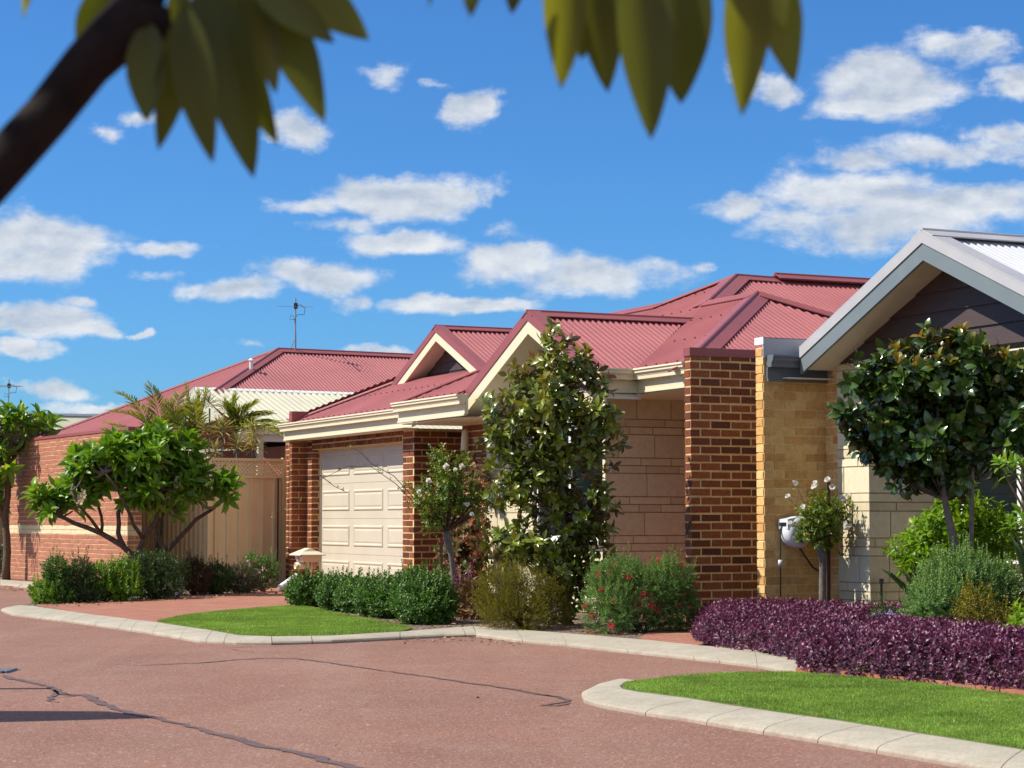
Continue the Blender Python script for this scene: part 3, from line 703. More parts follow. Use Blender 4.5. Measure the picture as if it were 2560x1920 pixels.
seal([(1340, 1732), (1405, 1744), (1420, 1752), (1345, 1762), (1395, 1764), (1430, 1756)], .030, 6)
seal([(560, 1620), (620, 1616), (700, 1614)], .03, 7); seal([(561, 1621), (600, 1627), (640, 1630)], .012, 8)
seal([(290, 1613), (380, 1611), (485, 1608)], .010, 9)
# drain grate at the left edge
tg = thing('drain_grate', 'grey perforated drain cover set in the red road at the left edge', 'drain', tuple(G(10, 1677, RZ)))
gc = G(5, 1677, RZ+.006); mb = MB(); mb.box(gc+Vector((-.35, -.16, -.03)), (.44, 0, 0), (0, .34, 0), (0, 0, .026)); mb.build('base', 'dark_metal', tg)
mb = MB()
for i in range(9):
    mb.box(gc+Vector((-.34+i*.047, -.15, -.004)), (.02, 0, 0), (0, .32, 0), (0, 0, .012))
for j in range(7): mb.box(gc+Vector((-.34, -.15+j*.05, -.003)), (.41, 0, 0), (0, .018, 0), (0, 0, .0122))
mb.build('grille', 'metal', tg)
# litter
def litter(poly_px, n, z, L=.05, name='leaf_litter', lab='fallen dry leaves'):
    poly = gp(poly_px, z); x, y = scatter(poly, 60); k = rng.permutation(len(x))[:n]; x = x[k]; y = y[k]; m_ = len(x)
    D = rng.normal(size=(m_, 3)); D[:, 2] *= .15; N = rng.normal(size=(m_, 3))*.35; N[:, 2] += 1; lf = LF()
    lf.add(np.stack([x, y, np.full(m_, z+.012)], 1), D, N, L*rng.uniform(.5, 1.3, m_), L*.45*rng.uniform(.6, 1.2, m_), 'leaf')
    o = lf.build(name, 'leaf_litter'); tag(o, lab, 'leaf litter', kind='stuff'); return o
litter([(760, 1524), (900, 1540), (1185, 1500), (1240, 1540), (1185, 1568), (1022, 1573), (860, 1545)], 260, .092, .05, lab='dry leaves scattered on the mulch under the rose and hedge')
litter([(1270, 1565), (1500, 1560), (1640, 1590), (1500, 1588), (1383, 1578), (1260, 1571)], 120, .092, .045, lab='dry leaves scattered on the mulch behind the kerb')
litter([(1000, 1602), (1110, 1595), (1190, 1593), (1300, 1610), (1290, 1622), (1180, 1606), (1010, 1612)], 60, RZ, .05, lab='brown leaves caught in the road gutter at the kerb notch')
litter([(85, 1512), (700, 1478), (700, 1486), (400, 1506), (100, 1522)], 160, .1, .06, lab='fallen leaves along the foot of the left hedge')
litter([(0, 1466), (90, 1475), (90, 1482), (0, 1475)], 40, RZ, .08, lab='fallen leaves by the far kerb at the left')
litter([(1990, 1672), (2560, 1728), (2560, 1740), (1990, 1684)], 160, .1, .04, lab='dry stalks and leaves at the foot of the purple hedge')
litter([(500, 1610), (1400, 1630), (2000, 1700), (1500, 1900), (600, 1900)], 26, RZ, .03, lab='a few stray dry leaves on the red road')
# gravel in the bed and road edge grit
x, y = scatter(gp([(0, 1444), (150, 1450), (150, 1460), (0, 1449)], .09), 400)

# ================================================================== HOUSE A (brick, red roof)
HAo = thing('brick_house', 'single storey brick house with dark red corrugated roof, two gables and a cream garage door', 'house', tuple(HA(-6, 1.5, .1)))
def zA(d): return 2.73+PT*d
D0 = -.02; GZ = .095
s744 = s_at(744, D0); s779 = s_at(779, D0); s1008 = s_at(1008, D0); s1035 = s_at(1035, D0)
s1160 = s_at(1160, D0); s1217 = s_at(1217, D0); s1516 = s_at(1514, D0); sdoorR = s1008+.31
nW = -Wv
# --- brick walls of garage and porch
mb = MB()
def core(mb, s0, s1, d0, d1, z0, z1, mi=1): mb.box(HA(s0, d0, z0), U*(s1-s0), Wv*(d1-d0), Z*(z1-z0), mi)
rows = lambda z0, z1: int(round((z1-z0)/CH))
core(mb, s744-.6, s779, D0, D0+.22, GZ, 2.37); bricks(mb, HA(s744-.6, D0), U, s779-s744+.6, GZ, 27, nW, e1=.006); bricks(mb, HA(s779, D0), Wv, .17, GZ, 25, U, start=.12)
core(mb, s779, s1008, D0, D0+.20, 2.20, 2.37); bricks(mb, HA(s779+.002, D0), U, s1008-s779-.004, 2.2, 2, nW, bw=.12)
core(mb, s1008, s1035, D0, D0+1.3, GZ, 2.37); bricks(mb, HA(s1008, D0), U, s1035-s1008, GZ, 26, nW, e1=.006)
bricks(mb, HA(s1035, D0), Wv, 1.3, GZ, 26, U, start=.12)
core(mb, s1160, s1217, D0-.02, D0+.36, GZ, 2.42); bricks(mb, HA(s1160, D0-.02), U, s1217-s1160, GZ, 26, nW, e0=.006, e1=.006)
core(mb, s1035, s1160+.1, D0+1.3, D0+1.45, GZ, 2.4); bricks(mb, HA(s1035, D0+1.3), U, s1160-s1035+.1, GZ, 26, nW)
mb.build('brick_wall', ['brick_red', 'mortar_cream'], HAo)
# --- limestone wall with window, and return wall
wz0, wz1 = .90, 2.22; sw0 = s_at(1335, D0); sw1 = s_at(1508, D0)
mb = MB(); TOPL = 2.60
core(mb, s1217, sw0, D0, D0+.22, GZ, TOPL); core(mb, sw0, sw1, D0, D0+.22, GZ, wz0); core(mb, sw0, sw1, D0, D0+.22, wz1, TOPL); core(mb, sw1, s1516, D0, D0+.22, GZ, TOPL)
blocks(mb, HA(s1217, D0), U, sw0-s1217, GZ, TOPL, nW, seed=5); blocks(mb, HA(sw0+.002, D0), U, sw1-sw0-.004, GZ, wz0, nW, seed=6)
blocks(mb, HA(sw0+.002, D0), U, sw1-sw0-.004, wz1, TOPL, nW, seed=7); blocks(mb, HA(sw1, D0), U, s1516-sw1, GZ, TOPL, nW, e1=.007, seed=8)
core(mb, s1516-.22, s1516-.001, D0+.22, 2.1, GZ, TOPL)
blocks(mb, HA(s1516, D0), Wv, 2.1, GZ, TOPL, U, seed=11)
core(mb, s1516, .15, 2.1, 2.25, GZ, TOPL)
mb.build('limestone_wall', ['limestone', 'limestone_joint'], HAo)
win = MB(); fw = .05
def frame(mb, p, d, n, w, h, fw=.05, th=.06, mull=()):
    mb.box(p, d*w, n*th, Z*fw); mb.box(p+Z*(h-fw), d*w, n*th, Z*fw); mb.box(p+Z*fw, d*fw, n*th, Z*(h-2*fw)); mb.box(p+d*(w-fw)+Z*fw, d*fw, n*th, Z*(h-2*fw))
    for m_ in mull: mb.box(p+d*(w*m_-fw/2)+Z*fw, d*fw, n*th, Z*(h-2*fw))
frame(win, HA(sw0, D0+.08, wz0), U, nW, sw1-sw0, wz1-wz0, .05, .05, (.5,))
wf = win.build('window', 'white_paint', HAo)
g = MB(); g.box(HA(sw0+.05, D0+.062, wz0+.05), U*(sw1-sw0-.1), nW*.006, Z*(wz1-wz0-.1)); g.build('pane', 'glass', wf)
g = MB(); g.box(HA(sw0+.05, D0+.15, wz0+.55), U*(sw1-sw0-.1), nW*.004, Z*(wz1-wz0-.6)); g.build('blind', 'blind', wf)
g = MB(); g.box(HA(sw0-.03, D0+.06, wz0-.04), U*(sw1-sw0+.06), nW*.14, Z*.04); g.build('sill', 'white_paint', wf)
g = MB(); g.box(HA(sw0, D0+.21, wz0), U*(sw1-sw0), Wv*.01, Z*(wz1-wz0)); g.build('room_dark', 'interior_dark', wf)
# --- wing walls (single leaf, parapet)
def wing(name_mats, s1, d0, length, z0, nrow, thick=.11, parent=None, name='wing_wall', bw=.24, gap=.014):
    mb = MB(); zt = z0+nrow*CH
    mb.box(HA(s1-thick, d0, z0), U*thick, Wv*length, Z*(zt-z0), 1)
    bricks(mb, HA(s1, d0), Wv, length, z0, nrow, U, start=.12, bw=bw, gap=gap)
    bricks(mb, HA(s1-thick, d0), U, thick, z0, nrow, nW, e1=.006, e0=.006, bw=bw, gap=gap)
    bricks(mb, HA(s1-thick, d0), Wv, length, z0, nrow, -U, start=.12, bw=bw, gap=gap)
    return mb.build(name, name_mats, parent), zt
wx, zt = wing(['brick_red', 'mortar_cream'], .289, -.09, 2.4, GZ-.02, 32, parent=HAo, gap=.020)
mb = MB(); mb.box(HA(.289-.122, -.105, zt-.035), U*.136, Wv*2.5, Z*.085); mb.build('wall_cap', 'flash_red', HAo)
s729 = s_at(729, -.25)
wx, zt2 = wing(['brick_red', 'mortar_cream'], s729, -.25, 1.8, GZ, 31, parent=HAo)
mb = MB(); mb.box(HA(s729-.12, -.262, zt2-.10), U*.134, Wv*1.9, Z*.14); mb.build('wall_cap', 'flash_red', HAo)
# --- garage door
gd = MB(); gs0, gs1, gz0, gz1 = s779, sdoorR+.02, GZ+.005, 2.2; gp0 = .13
gd.box(HA(gs0, gp0+.001, gz0), U*(gs1-gs0), Wv*.04, Z*(gz1-gz0))
nr, nc = 4, 3; ph = (gz1-gz0)/nr; pw = (gs1-gs0)/nc
for r_ in range(nr):
    z0 = gz0+r_*ph
    gd.box(HA(gs0, gp0-.004, z0+.004), U*(gs1-gs0), Wv*.006, Z*(ph-.008))
    for c_ in range(nc):
        x0 = gs0+c_*pw+.09; x1 = gs0+(c_+1)*pw-.09; a0 = z0+.12; a1 = z0+ph-.10
        def rect(i, d): return [HA(x0+i, d, a0+i), HA(x1-i, d, a0+i), HA(x1-i, d, a1-i), HA(x0+i, d, a1-i)]
        R_ = [rect(0, gp0-.0045), rect(.012, gp0-.019), rect(.028, gp0-.019), rect(.048, gp0-.007), rect(.075, gp0-.014)]
        for q in range(4):
            for k in range(4): gd.face([R_[q][k], R_[q][(k+1) % 4], R_[q+1][(k+1) % 4], R_[q+1][k]])
        gd.face(R_[-1])
gdo = gd.build('garage_door', 'cream_door', HAo)
fr = MB(); fr.box(HA(gs0-.0, gp0-.03, 2.185), U*(gs1-gs0), Wv*.03, Z*.03); fr.box(HA(gs0, gp0-.03, gz0), U*.028, Wv*.03, Z*(2.185-gz0)); fr.build('door_frame', 'cream_paint', HAo)
# --- downpipe, sensor light, meter box
mb = MB(); sp_ = s_at(736, -.12); mb.box(HA(sp_-.05, -.14, GZ), U*.10, Wv*.07, Z*2.33); mb.box(HA(sp_-.055, -.145, 1.75), U*.11, Wv*.08, Z*.03); mb.box(HA(sp_-.055, -.145, .6), U*.11, Wv*.08, Z*.03); mb.build('downpipe', 'flash_red', HAo)
sl_ = HA(s_at(1170, D0-.05), D0-.05, 2.1)
mb = MB(); mb.tube([sl_+Z*.17+nW*.035, sl_+Z*.15+nW*.04, sl_+Z*.02+nW*.045, sl_-Z*.08+nW*.05, sl_-Z*.12+nW*.045], [.02, .042, .05, .05, .02], 12); lo_ = mb.build('sensor_light', 'cream_paint', HAo, True)
mb = MB(); mb.tube([sl_-Z*.10+nW*.055+U*.01, sl_-Z*.14+nW*.06+U*.01], [.04, .012], 10); mb.build('lens', 'dark_metal', lo_, True)
mb = MB(); mb.box(HA(s1035+.0065, D0+.78, 1.82), U*.05, Wv*.16, Z*.24); mb.box(HA(s1035+.056, D0+.79, 1.83), U*.008, Wv*.14, Z*.22); mb.build('meter_box', 'cream_paint', HAo)
# --- roof sheets
rf = MB(); scw = MB()
def RP(s, d, z): return HA(s, d, z)
def nface(lst): sheet(rf, [HA(s, d, zA(d)) for s, d in lst], U, mb_screws=scw)
nface([(-11.95, -.275), (-7.2, -.275), (-7.2, 1.05), (-10.6, 1.05)])
nface([(-7.2, -.275), (-5.11, -.275), (-5.11, 2.6), (-7.2, 2.6)])
nface([(-5.11, -.275), (-4.64, -.275), (-2.74, 1.63), (-3.35, 2.26), (-4.4, 3.31), (-5.11, 2.6)])
nface([(-1.11, 0), (.10, 0), (-2.2, 2.26), (-3.36, 2.26), (-2.74, 1.63)])
nface([(-7.2, .93), (-7.2, 2.6), (-8.8, 2.55)])
MR = 4.28
def uf(s): return MR-PT*(s+4.4)
sheet(rf, [HA(s, d, uf(s)) for s, d in [(-4.4, 3.31), (-3.35, 2.26), (-1.2, 4.41), (-1.2, 10), (-4.4, 10)]], Wv, mb_screws=scw)
AP2 = 3.78; zs2 = lambda s: AP2-(AP2-2.73)/2.26*(s+2.2)
sheet(rf, [HA(s, d, zs2(s)) for s, d in [(-2.2, 2.26), (.10, -.04), (.10, 4.56)]], Wv, mb_screws=scw)
sheet(rf, [HA(s, d, AP2-PT*(d-2.26)) for s, d in [(-2.2, 2.26), (-3.35, 2.26), (-1.3, 4.3), (-.2, 4.3)]], U)
sheet(rf, [HA(s, d, MR+PT*(s+4.4)) for s, d in [(-4.4, 3.31), (-4.4, 10), (-7.7, 10), (-7.7, 5.2), (-5.11, 2.6)]], Wv)
sheet(rf, [HA(s, d, 3.94-PT*(d-2.6)) for s, d in [(-5.11, 2.6), (-8.8, 2.6), (-8.8, 5.2), (-7.7, 5.2)]], U)
sheet(rf, [HA(s, d, 2.73-.04+PT*(s+11.95)) for s, d in [(-11.95, -.275), (-10.6, 1.05), (-10.46, 5), (-11.95, 5)]], Wv)
# gablet (small gable) planes
gsl = (3.90-3.17)/1.66
sheet(rf, [HA(s, d, 3.90-gsl*abs(s+8.8)) for s, d in [(-8.8, .93), (-8.8, 2.65), (-7.14, .98), (-7.14, .93)]], Wv, mb_screws=scw)
sheet(rf, [HA(s, d, 3.90-gsl*abs(s+8.8)) for s, d in [(-8.8, .93), (-8.8, 5), (-10.46, 5), (-10.46, .93)]], Wv)
# large gable planes
lz = lambda s: 3.49-.47*abs(s+2.74); LB = -.48
sheet(rf, [HA(s, d, lz(s)) for s, d in [(-2.74, LB), (-2.74, 1.60), (-1.06, -.04), (-1.00, LB)]], Wv, mb_screws=scw)
sheet(rf, [HA(s, d, lz(s)) for s, d in [(-2.74, LB), (-2.74, 1.63), (-4.60, -.19), (-4.64, LB)]], Wv)
# portico plane
s976 = s_at(976, -.80); pp = HA(s976, -.675, 2.62); pn = (Vector((0, 0, 1)) - Wv*PT).normalized(); pd = ONP(1196, 932, pp, pn)
pds, pdd = (pd-O_A).dot(U), (pd-O_A).dot(Wv)
sheet(rf, [HA(s976, -.675, 2.62), HA(-4.5, -.675, 2.62), HA(-4.5, pdd, 2.62+PT*(pdd+.675)), HA(pds, pdd, 2.62+PT*(pdd+.675))], U, mb_screws=scw)
roofA = rf.build('roof', 'roof_red', HAo, True)
tag(scw.build('roof_screws', 'flash_red', roofA), kind='stuff')
# --- cappings
class CapSet:
    def box(s_, *a): q_ = MB(); q_.box(*a); q_.build('valley_tray', 'flash_red', HAo)
cp = CapSet()
def capA(*a): q_ = MB(); capping(q_, *a); q_.build('ridge_capping', 'flash_red', HAo)
def vdn(a): return a
nd_ = (-Wv*1 - Z*PT); ud = (U*1 - Z*PT); bd = (Wv - Z*PT); ld = (-U - Z*PT)
capA(HA(-4.4, 3.31, MR), HA(-3.35, 2.26, AP2), (-Wv-U*.6-Z*PT*1.0).normalized(), (U+Wv*.6-Z*PT*1.0).normalized(), .20, .026)
capA(HA(-4.4, 3.31, MR), HA(-4.4, 3.9, MR-.01), ud, ld, .16, .024)
capA(HA(-4.4, 3.9, MR+.045), HA(-4.4, 10, MR+.045), ud, ld, .16, .024)
capA(HA(-4.4, 3.31, MR), HA(-5.11, 2.6, 3.94), nd_, ld, .15, .02)
capA(HA(-5.11, 2.6, 3.94), HA(-8.6, 2.6, 3.94), nd_, bd, .15, .02)
capA(HA(-2.2, 2.26, AP2), HA(-3.35, 2.26, AP2), nd_, bd, .15, .02)
capA(HA(-2.2, 2.26, AP2), HA(.10, 0-.04, 2.71), (-Wv-U*.35-Z*.55), (U+Wv*.35-Z*.55), .20, .026)
capA(HA(-2.2, 2.26, AP2), HA(.10, 4.56, 2.71), (U-Wv*.35-Z*.40), (Wv-U*.0-Z*.5), .15, .026)
capA(HA(-2.74, LB-.02, 3.49), HA(-2.74, 1.72, 3.49), (U-Z*.47), (-U-Z*.47), .15, .022)
capA(HA(-8.8, .91, 3.90), HA(-8.8, 2.8, 3.90), (U-Z*gsl), (-U-Z*gsl), .13, .022)
capA(HA(-12.0, -.275, 2.60), HA(-10.58, 1.04, zA(1.04)), U, (-U*.5-Z*.3), .14, .022)
capA(HA(s976, -.675, 2.62), HA(pds, pdd, 2.62+PT*(pdd+.675)), nd_*.0+U-Z*.0, None, .06, .018)
# valley trays (dark troughs) beside the large gable
cp.box(HA(-1.08, -.02, zA(0)-.03), HA(-2.72, 1.64, 3.46)-HA(-1.08, -.02, zA(0)-.03), (U*.09+Wv*.09), Z*.01)

# --- barges
def barges(front_s, sL, sR, zap, slope, d, parent, matcap, matbd, hcap=.11, hbd=.14, strip=.16, left=True, right=True, sdir_=None, th=.03, HF=HA, Uu=U, Ww=Wv):
    c = MB(); b_ = MB()
    for sgn, se in ((-1, sL), (1, sR)):
        a = HF(front_s, d, zap); e = HF(se, d, zap-slope*abs(se-front_s)); run = e-a
        # cap: vertical face + strip on the roof
        c.box(a+(-Ww)*.012+Z*.012, run, Ww*.022, Z*(-hcap)); n = run.cross(Ww).normalized(); n = n if n.z > 0 else -n
        c.box(a+(-Ww)*.012+Z*.010, run, Ww*strip, n*.014)
        b_.box(a+Z*(-hcap+.03), run, Ww*th, Z*(-hbd-.03))
    co = c.build('barge_capping', matcap, parent); bo = b_.build('barge_board', matbd, parent); return co, bo
barges(-2.74, -4.64, -.86, 3.51, .47, LB, HAo, 'flash_red', 'cream_paint')
barges(-8.8, -10.50, -7.10, 3.92, gsl, .93, HAo, 'flash_red', 'cream_paint', .09, .12, .14)
# raking soffits + gable infill
sf = MB()
for se in (-4.62, -.88):
    a = HA(-2.74, LB+.03, 3.49-.20); e = HA(se, LB+.03, 3.49-.20-.47*abs(se+2.74)); sf.box(a, e-a, Wv*(D0-LB-.03), Z*.012)
for se in (-10.45, -7.15):
    a = HA(-8.8, .96, 3.90-.17); e = HA(se, .96, 3.90-.17-gsl*abs(se+8.8)); sf.box(a, e-a, Wv*.27, Z*.012)
sf.box(HA(s976+.05, -.66, 2.355), U*(-4.3-s976), Wv*2.0, Z*.012)          # porch ceiling
sf.box(HA(-4.6, LB+.02, 2.36), U*.9, Wv*(D0-LB-.02), Z*.012)
sf.box(HA(s1516-.3, .02, 2.475), U*(.2-s1516+.3), Wv*2.3, Z*.012)
sf.box(HA(-12.0, -.27, 2.352), U*4.9, Wv*.25, Z*.012)
sf.build('soffit', 'soffit', HAo)
gi = MB()
def weatherboards(mb, sc, halfw, zap, slope, d, z0, bh=.17, th=.018, HF=HA, Uu=U, Ww=Wv):
    z = z0
    while z < zap-.03:
        z1 = min(z+bh, zap-.001); w0 = (zap-z)/slope; w1 = (zap-z1)/slope; w0 = min(w0, halfw); w1 = min(w1, halfw)
        pts = [HF(sc-w0, d-th, z), HF(sc+w0, d-th, z), HF(sc+w1, d-.003, z1), HF(sc-w1, d-.003, z1)]
        mb.face(pts); mb.face([HF(sc-w0, d, z), HF(sc+w0, d, z), HF(sc+w0, d-th, z), HF(sc-w0, d-th, z)]); z = z1
weatherboards(gi, -2.74, 1.62, 3.30, .47, D0, 2.60); gi.build('gable_boards', 'weatherboard', HAo); gi = MB(); weatherboards(gi, -8.8, 1.4, 3.74, gsl, 1.22, 3.15, .14)
gi.build('gable_boards', 'weatherboard', HAo)
# --- gutters
for a_, b_, o_ in ((HA(-11.97, -.275, 2.615), HA(s_at(1003, -.45), -.275, 2.615), nW), (HA(s976-.02, -.675, 2.635), HA(s_at(1150, -.75), -.675, 2.635), nW)):
    gt = MB(); gutter(gt, a_, b_, o_); gt.build('gutter', 'cream_paint', HAo)
gt = MB(); gutter(gt, HA(-1.00, -.50, 2.745), HA(-1.00, 0, 2.745), U); gutter(gt, HA(-.99, 0, 2.745), HA(.17, 0, 2.745), nW); gt.build('gutter', 'cream_paint', HAo)
# --- hidden body walls so the house is closed
bw_ = MB(); bw_.box(HA(s744-.55, .25, GZ), U*(s1035-s744+.4), Wv*8.5, Z*2.2); bw_.box(HA(s1160, 1.5, GZ), U*(-2.2-s1160), Wv*8, Z*2.2); bw_.box(HA(-2.3, 2.3, GZ), U*2.4, Wv*7, Z*2.2)
bw_.build('inner_wall', 'mortar_cream', HAo)

# ================================================================== YELLOW WALL + HOUSE C (right)
yw = thing('boundary_wall', 'tall narrow yellow brick boundary wall with grey metal cap beside the hose reel', 'wall', tuple(HA(1.2, .2, .1)))
mb = MB(); yth = .12; nry = 32
mb.box(HA(1.2-yth, .207, GZ-.03), U*yth, Wv*.73, Z*(nry*CH), 1); mb.box(HA(1.2-yth, .93, GZ-.03), U*(.22+yth), Wv*.12, Z*2.6, 1)
bricks(mb, HA(1.2, .207), Wv, .722, GZ-.03, nry, U, start=.12, bw=.25, gap=.012, proud=.008)
bricks(mb, HA(1.2-yth, .207), U, yth, GZ-.03, nry, nW, e1=.009, e0=.004, bw=.25, gap=.012, proud=.010, jit=.004)
bricks(mb, HA(1.2+.008, .93), U, .20, GZ-.03, 30, nW, bw=.25, gap=.012)
mb.build('brickwork', ['brick_buff', 'mortar_buff'], yw)
ztop = GZ-.03+nry*CH
mb = MB(); mb.box(HA(1.2+.012, .195, ztop-.10), U*.012, Wv*1.2, Z*.20); mb.box(HA(1.2-yth-.01, .2, ztop+.09), U*(yth+.034), Wv*1.2, Z*.01); mb.build('metal_cap', 'cap_grey', yw)
mb = MB(); mb.box(HA(1.2-yth-.012, .190, ztop+.03), U*(yth+.04), Wv*.012, Z*.072); mb.build('cap_end', 'white_paint', yw)
HC = thing('limestone_house', 'limestone house at the right with light grey gable roof and dark brown weatherboards', 'house', tuple(HA(3.3, 1.2, .1)))
CB = .541; CW = .93; CA = 3.36; CZ = 3.70; CS = .445; cl = 1.35; cr = 5.6
barges(CA, cl, cr, CZ, CS, CB, HC, 'cap_grey', 'board_grey', .10, .145, .20)
rf = MB(); zc = lambda s: CZ-.02-CS*abs(s-CA)
sheet(rf, [HA(s, d, zc(s)) for s, d in [(CA, CB+.02), (CA, 9), (cl+.02, 9), (cl+.02, CB+.02)]], Wv)
sheet(rf, [HA(s, d, zc(s)) for s, d in [(CA, CB+.02), (CA, 9), (cr+.6, 9), (cr+.6, CB+.02)]], Wv)
rC = rf.build('roof', 'roof_grey', HC, True)
cp = MB(); capping(cp, HA(CA, CB-.01, CZ), HA(CA, 9, CZ), (U-Z*CS), (-U-Z*CS), .17, .022); cp.build('ridge_capping', 'cap_grey', HC)
sf = MB()
for se in (cl, cr):
    a = HA(CA, CB+.03, CZ-.20); e = HA(se, CB+.03, CZ-.20-CS*abs(se-CA)); sf.box(a, e-a, Wv*(CW-CB-.03), Z*.012)
sf.box(HA(1.42, CW-.0, 2.60), U*5, Wv*2.2, Z*.015); sf.box(HA(1.21, .40, 2.515), U*.14, Wv*.53, Z*.012)
sf.build('soffit', 'soffit', HC)
gi = MB(); weatherboards(gi, CA, 2.0, CZ-.20, CS, CW, 2.665, .185, .022); gi.build('gable_boards', 'weatherboard', HC)
gt = MB(); gutter(gt, HA(1.225, .23, 2.745), HA(1.225, .93, 2.745), U); gt.build('gutter', 'metal_dark_grey', HC)
rf = MB(); sheet(rf, [HA(1.0, .7, 2.80), HA(1.36, .7, 2.74), HA(1.36, 3, 2.74), HA(1.0, 3, 2.80)], Wv); rf.build('side_roof', 'roof_grey', HC, True)
mb = MB(); s2174 = s_at(2174, CW); dw = 1.70
core(mb, 1.42, s2174, CW, CW+.3, GZ, 2.60); blocks(mb, HA(1.42, CW), U, s2174-1.42, GZ, 2.66, nW, e0=.007, e1=.007, seed=23)
core(mb, s2174-.2, s2174, CW+.3, dw, GZ, 2.60); blocks(mb, HA(s2174, CW), Wv, dw-CW, GZ, 2.66, U, seed=29)
core(mb, s2174, s2174+.35, dw, dw+.22, GZ, 2.60); blocks(mb, HA(s2174+.008, dw), U, .34, GZ, 2.6, nW, seed=30)
core(mb, s2174+.35, 6, dw, dw+.22, GZ, .78); blocks(mb, HA(s2174+.35, dw), U, 6-s2174-.35, GZ, .78, nW, seed=31)
core(mb, s2174+.35, 6, dw, dw+.22, 2.35, 2.60); blocks(mb, HA(s2174+.35, dw), U, 6-s2174-.35, 2.35, 2.6, nW, seed=32)
mb.build('limestone_wall', ['limestone', 'limestone_joint'], HC)
wn_ = MB(); a0 = s2174+.35; ww_ = 2.6; frame(wn_, HA(a0, dw+.09, .78), U, nW, ww_, 1.57, .06, .06, (.34, .67)); wo_ = wn_.build('window', 'white_paint', HC)
g = MB(); g.box(HA(a0+.06, dw+.065, .84), U*(ww_-.12), nW*.006, Z*1.45); g.build('pane', 'glass', wo_)
g = MB()
for i in range(28): g.box(HA(a0+.07+i*.09, dw+.16, .84), (U*.082+Wv*.02), Wv*.003, Z*1.45)
g.build('vertical_blind', 'blind', wo_)
g = MB(); g.box(HA(a0-.02, dw+.07, .73), U*(ww_+.05), nW*.16, Z*.05); g.build('sill', 'white_paint', wo_)
g = MB(); g.box(HA(a0, dw+.5, .3), U*ww_, Wv*.02, Z*2.2); g.build('inner_wall', 'interior_dark', HC)
g = MB(); g.box(HA(a0+ww_, dw+.006, GZ), U*2.6, Wv*.2, Z*2.5, 1); blocks(g, HA(a0+ww_, dw), U, 2.6, .78, 2.35, nW, seed=33); g.box(HA(a0+ww_+2.4, dw+.2, GZ), U*.2, Wv*7, Z*2.5, 0); g.box(HA(1.6, dw+.3, GZ), U*.2, Wv*7, Z*2.5, 0)
g.box(HA(1.6, dw+7, GZ), U*(a0+ww_+.8), Wv*.2, Z*2.5, 0); g.build('limestone_wall', ['limestone', 'limestone_joint'], HC)
g = MB(); gutter(g, HA(cr+.55, CB+.1, 2.72), HA(cr+.55, 8.9, 2.72), U); g.build('gutter', 'metal_dark_grey', HC)

# ================================================================== HOUSE B (behind, left) + long brick wall
HBo = thing('brick_house', 'red roofed house behind the long salmon brick wall at the left', 'house', tuple(HB(3, 4, .1)))
lw = thing('brick_wall', 'long salmon brick wall with cream band at the left, red metal cap along its top', 'wall', tuple(HB(3, 0, .1)))
mb = MB(); LW = 6.16; mb.box(HB(-.05, 0, .09), UB*(LW+.05), WB*.22, Z*2.42, 1)
bricks(mb, HB(-.05, 0), UB, LW+.05, .09, 33, -WB, e0=.006, e1=.006, band=(11, 13, 2), gap=.014, vgap=.003, bw=.2, CH=.0733)
bricks(mb, HB(LW, 0), WB, .22, .09, 33, UB, start=.12, band=(11, 13, 2), CH=.0733)
mb.build('brickwork', ['brick_salmon', 'mortar_cream', 'band_cream'], lw)
mb = MB(); mb.box(HB(-.07, -.02, 2.50), UB*(LW+.1), WB*.8, Z*.045); mb.build('metal_cap', 'flash_red', lw)
rf = MB(); zB = lambda d: 2.52+PT*(d-.65); bs, bd0, bz = 2.0, 4.25, 4.19
sheet(rf, [HBf(s, d, zB(d)) for s, d in [(-1.6, .65), (bs, bd0), (4.1, 2.15), (4.1, .65)]], UB)
sheet(rf, [HBf(s, d, bz-PT*(s-bs)) for s, d in [(bs, bd0), (4.05, 2.2), (4.05, 12), (bs, 12)]], WB)
sheet(rf, [HBf(s, d, bz+PT*(s-bs)) for s, d in [(bs, bd0), (bs, 12), (-1.6, 12), (-1.6, .65)]], WB)
rf.build('roof', 'roof_red', HBo, True)
cp = MB(); capping(cp, HBf(bs, bd0, bz), HBf(bs, 12, bz), (UB-Z*PT), (-UB-Z*PT), .17, .024)
capping(cp, HBf(bs, bd0, bz), HBf(4.05, 2.2, zB(2.2)), (-WB-UB*.3-Z*.5), (UB+WB*.3-Z*.5), .17, .024)
capping(cp, HBf(bs, bd0, bz), HBf(-1.6, .65, 2.52), (-WB+UB*.3-Z*.5), (-UB+WB*.3-Z*.5), .16, .02); cp.build('ridge_capping', 'flash_red', HBo)
mb = MB(); mb.box(HB(-1.2, 3.6, .09), UB*5.2, WB*10, Z*2.3); mb.build('inner_wall', 'brick_salmon', HBo)
vp = ONP(628, 905, HBf(0, 3.3, 0), WB); mb = MB(); mb.tube([vp-Z*.3, vp+Z*.04], .035, 10); mb.tube([vp+Z*.03, vp+Z*.07], [.06, .02], 10); mb.build('roof_vent', 'white_paint', HBo)
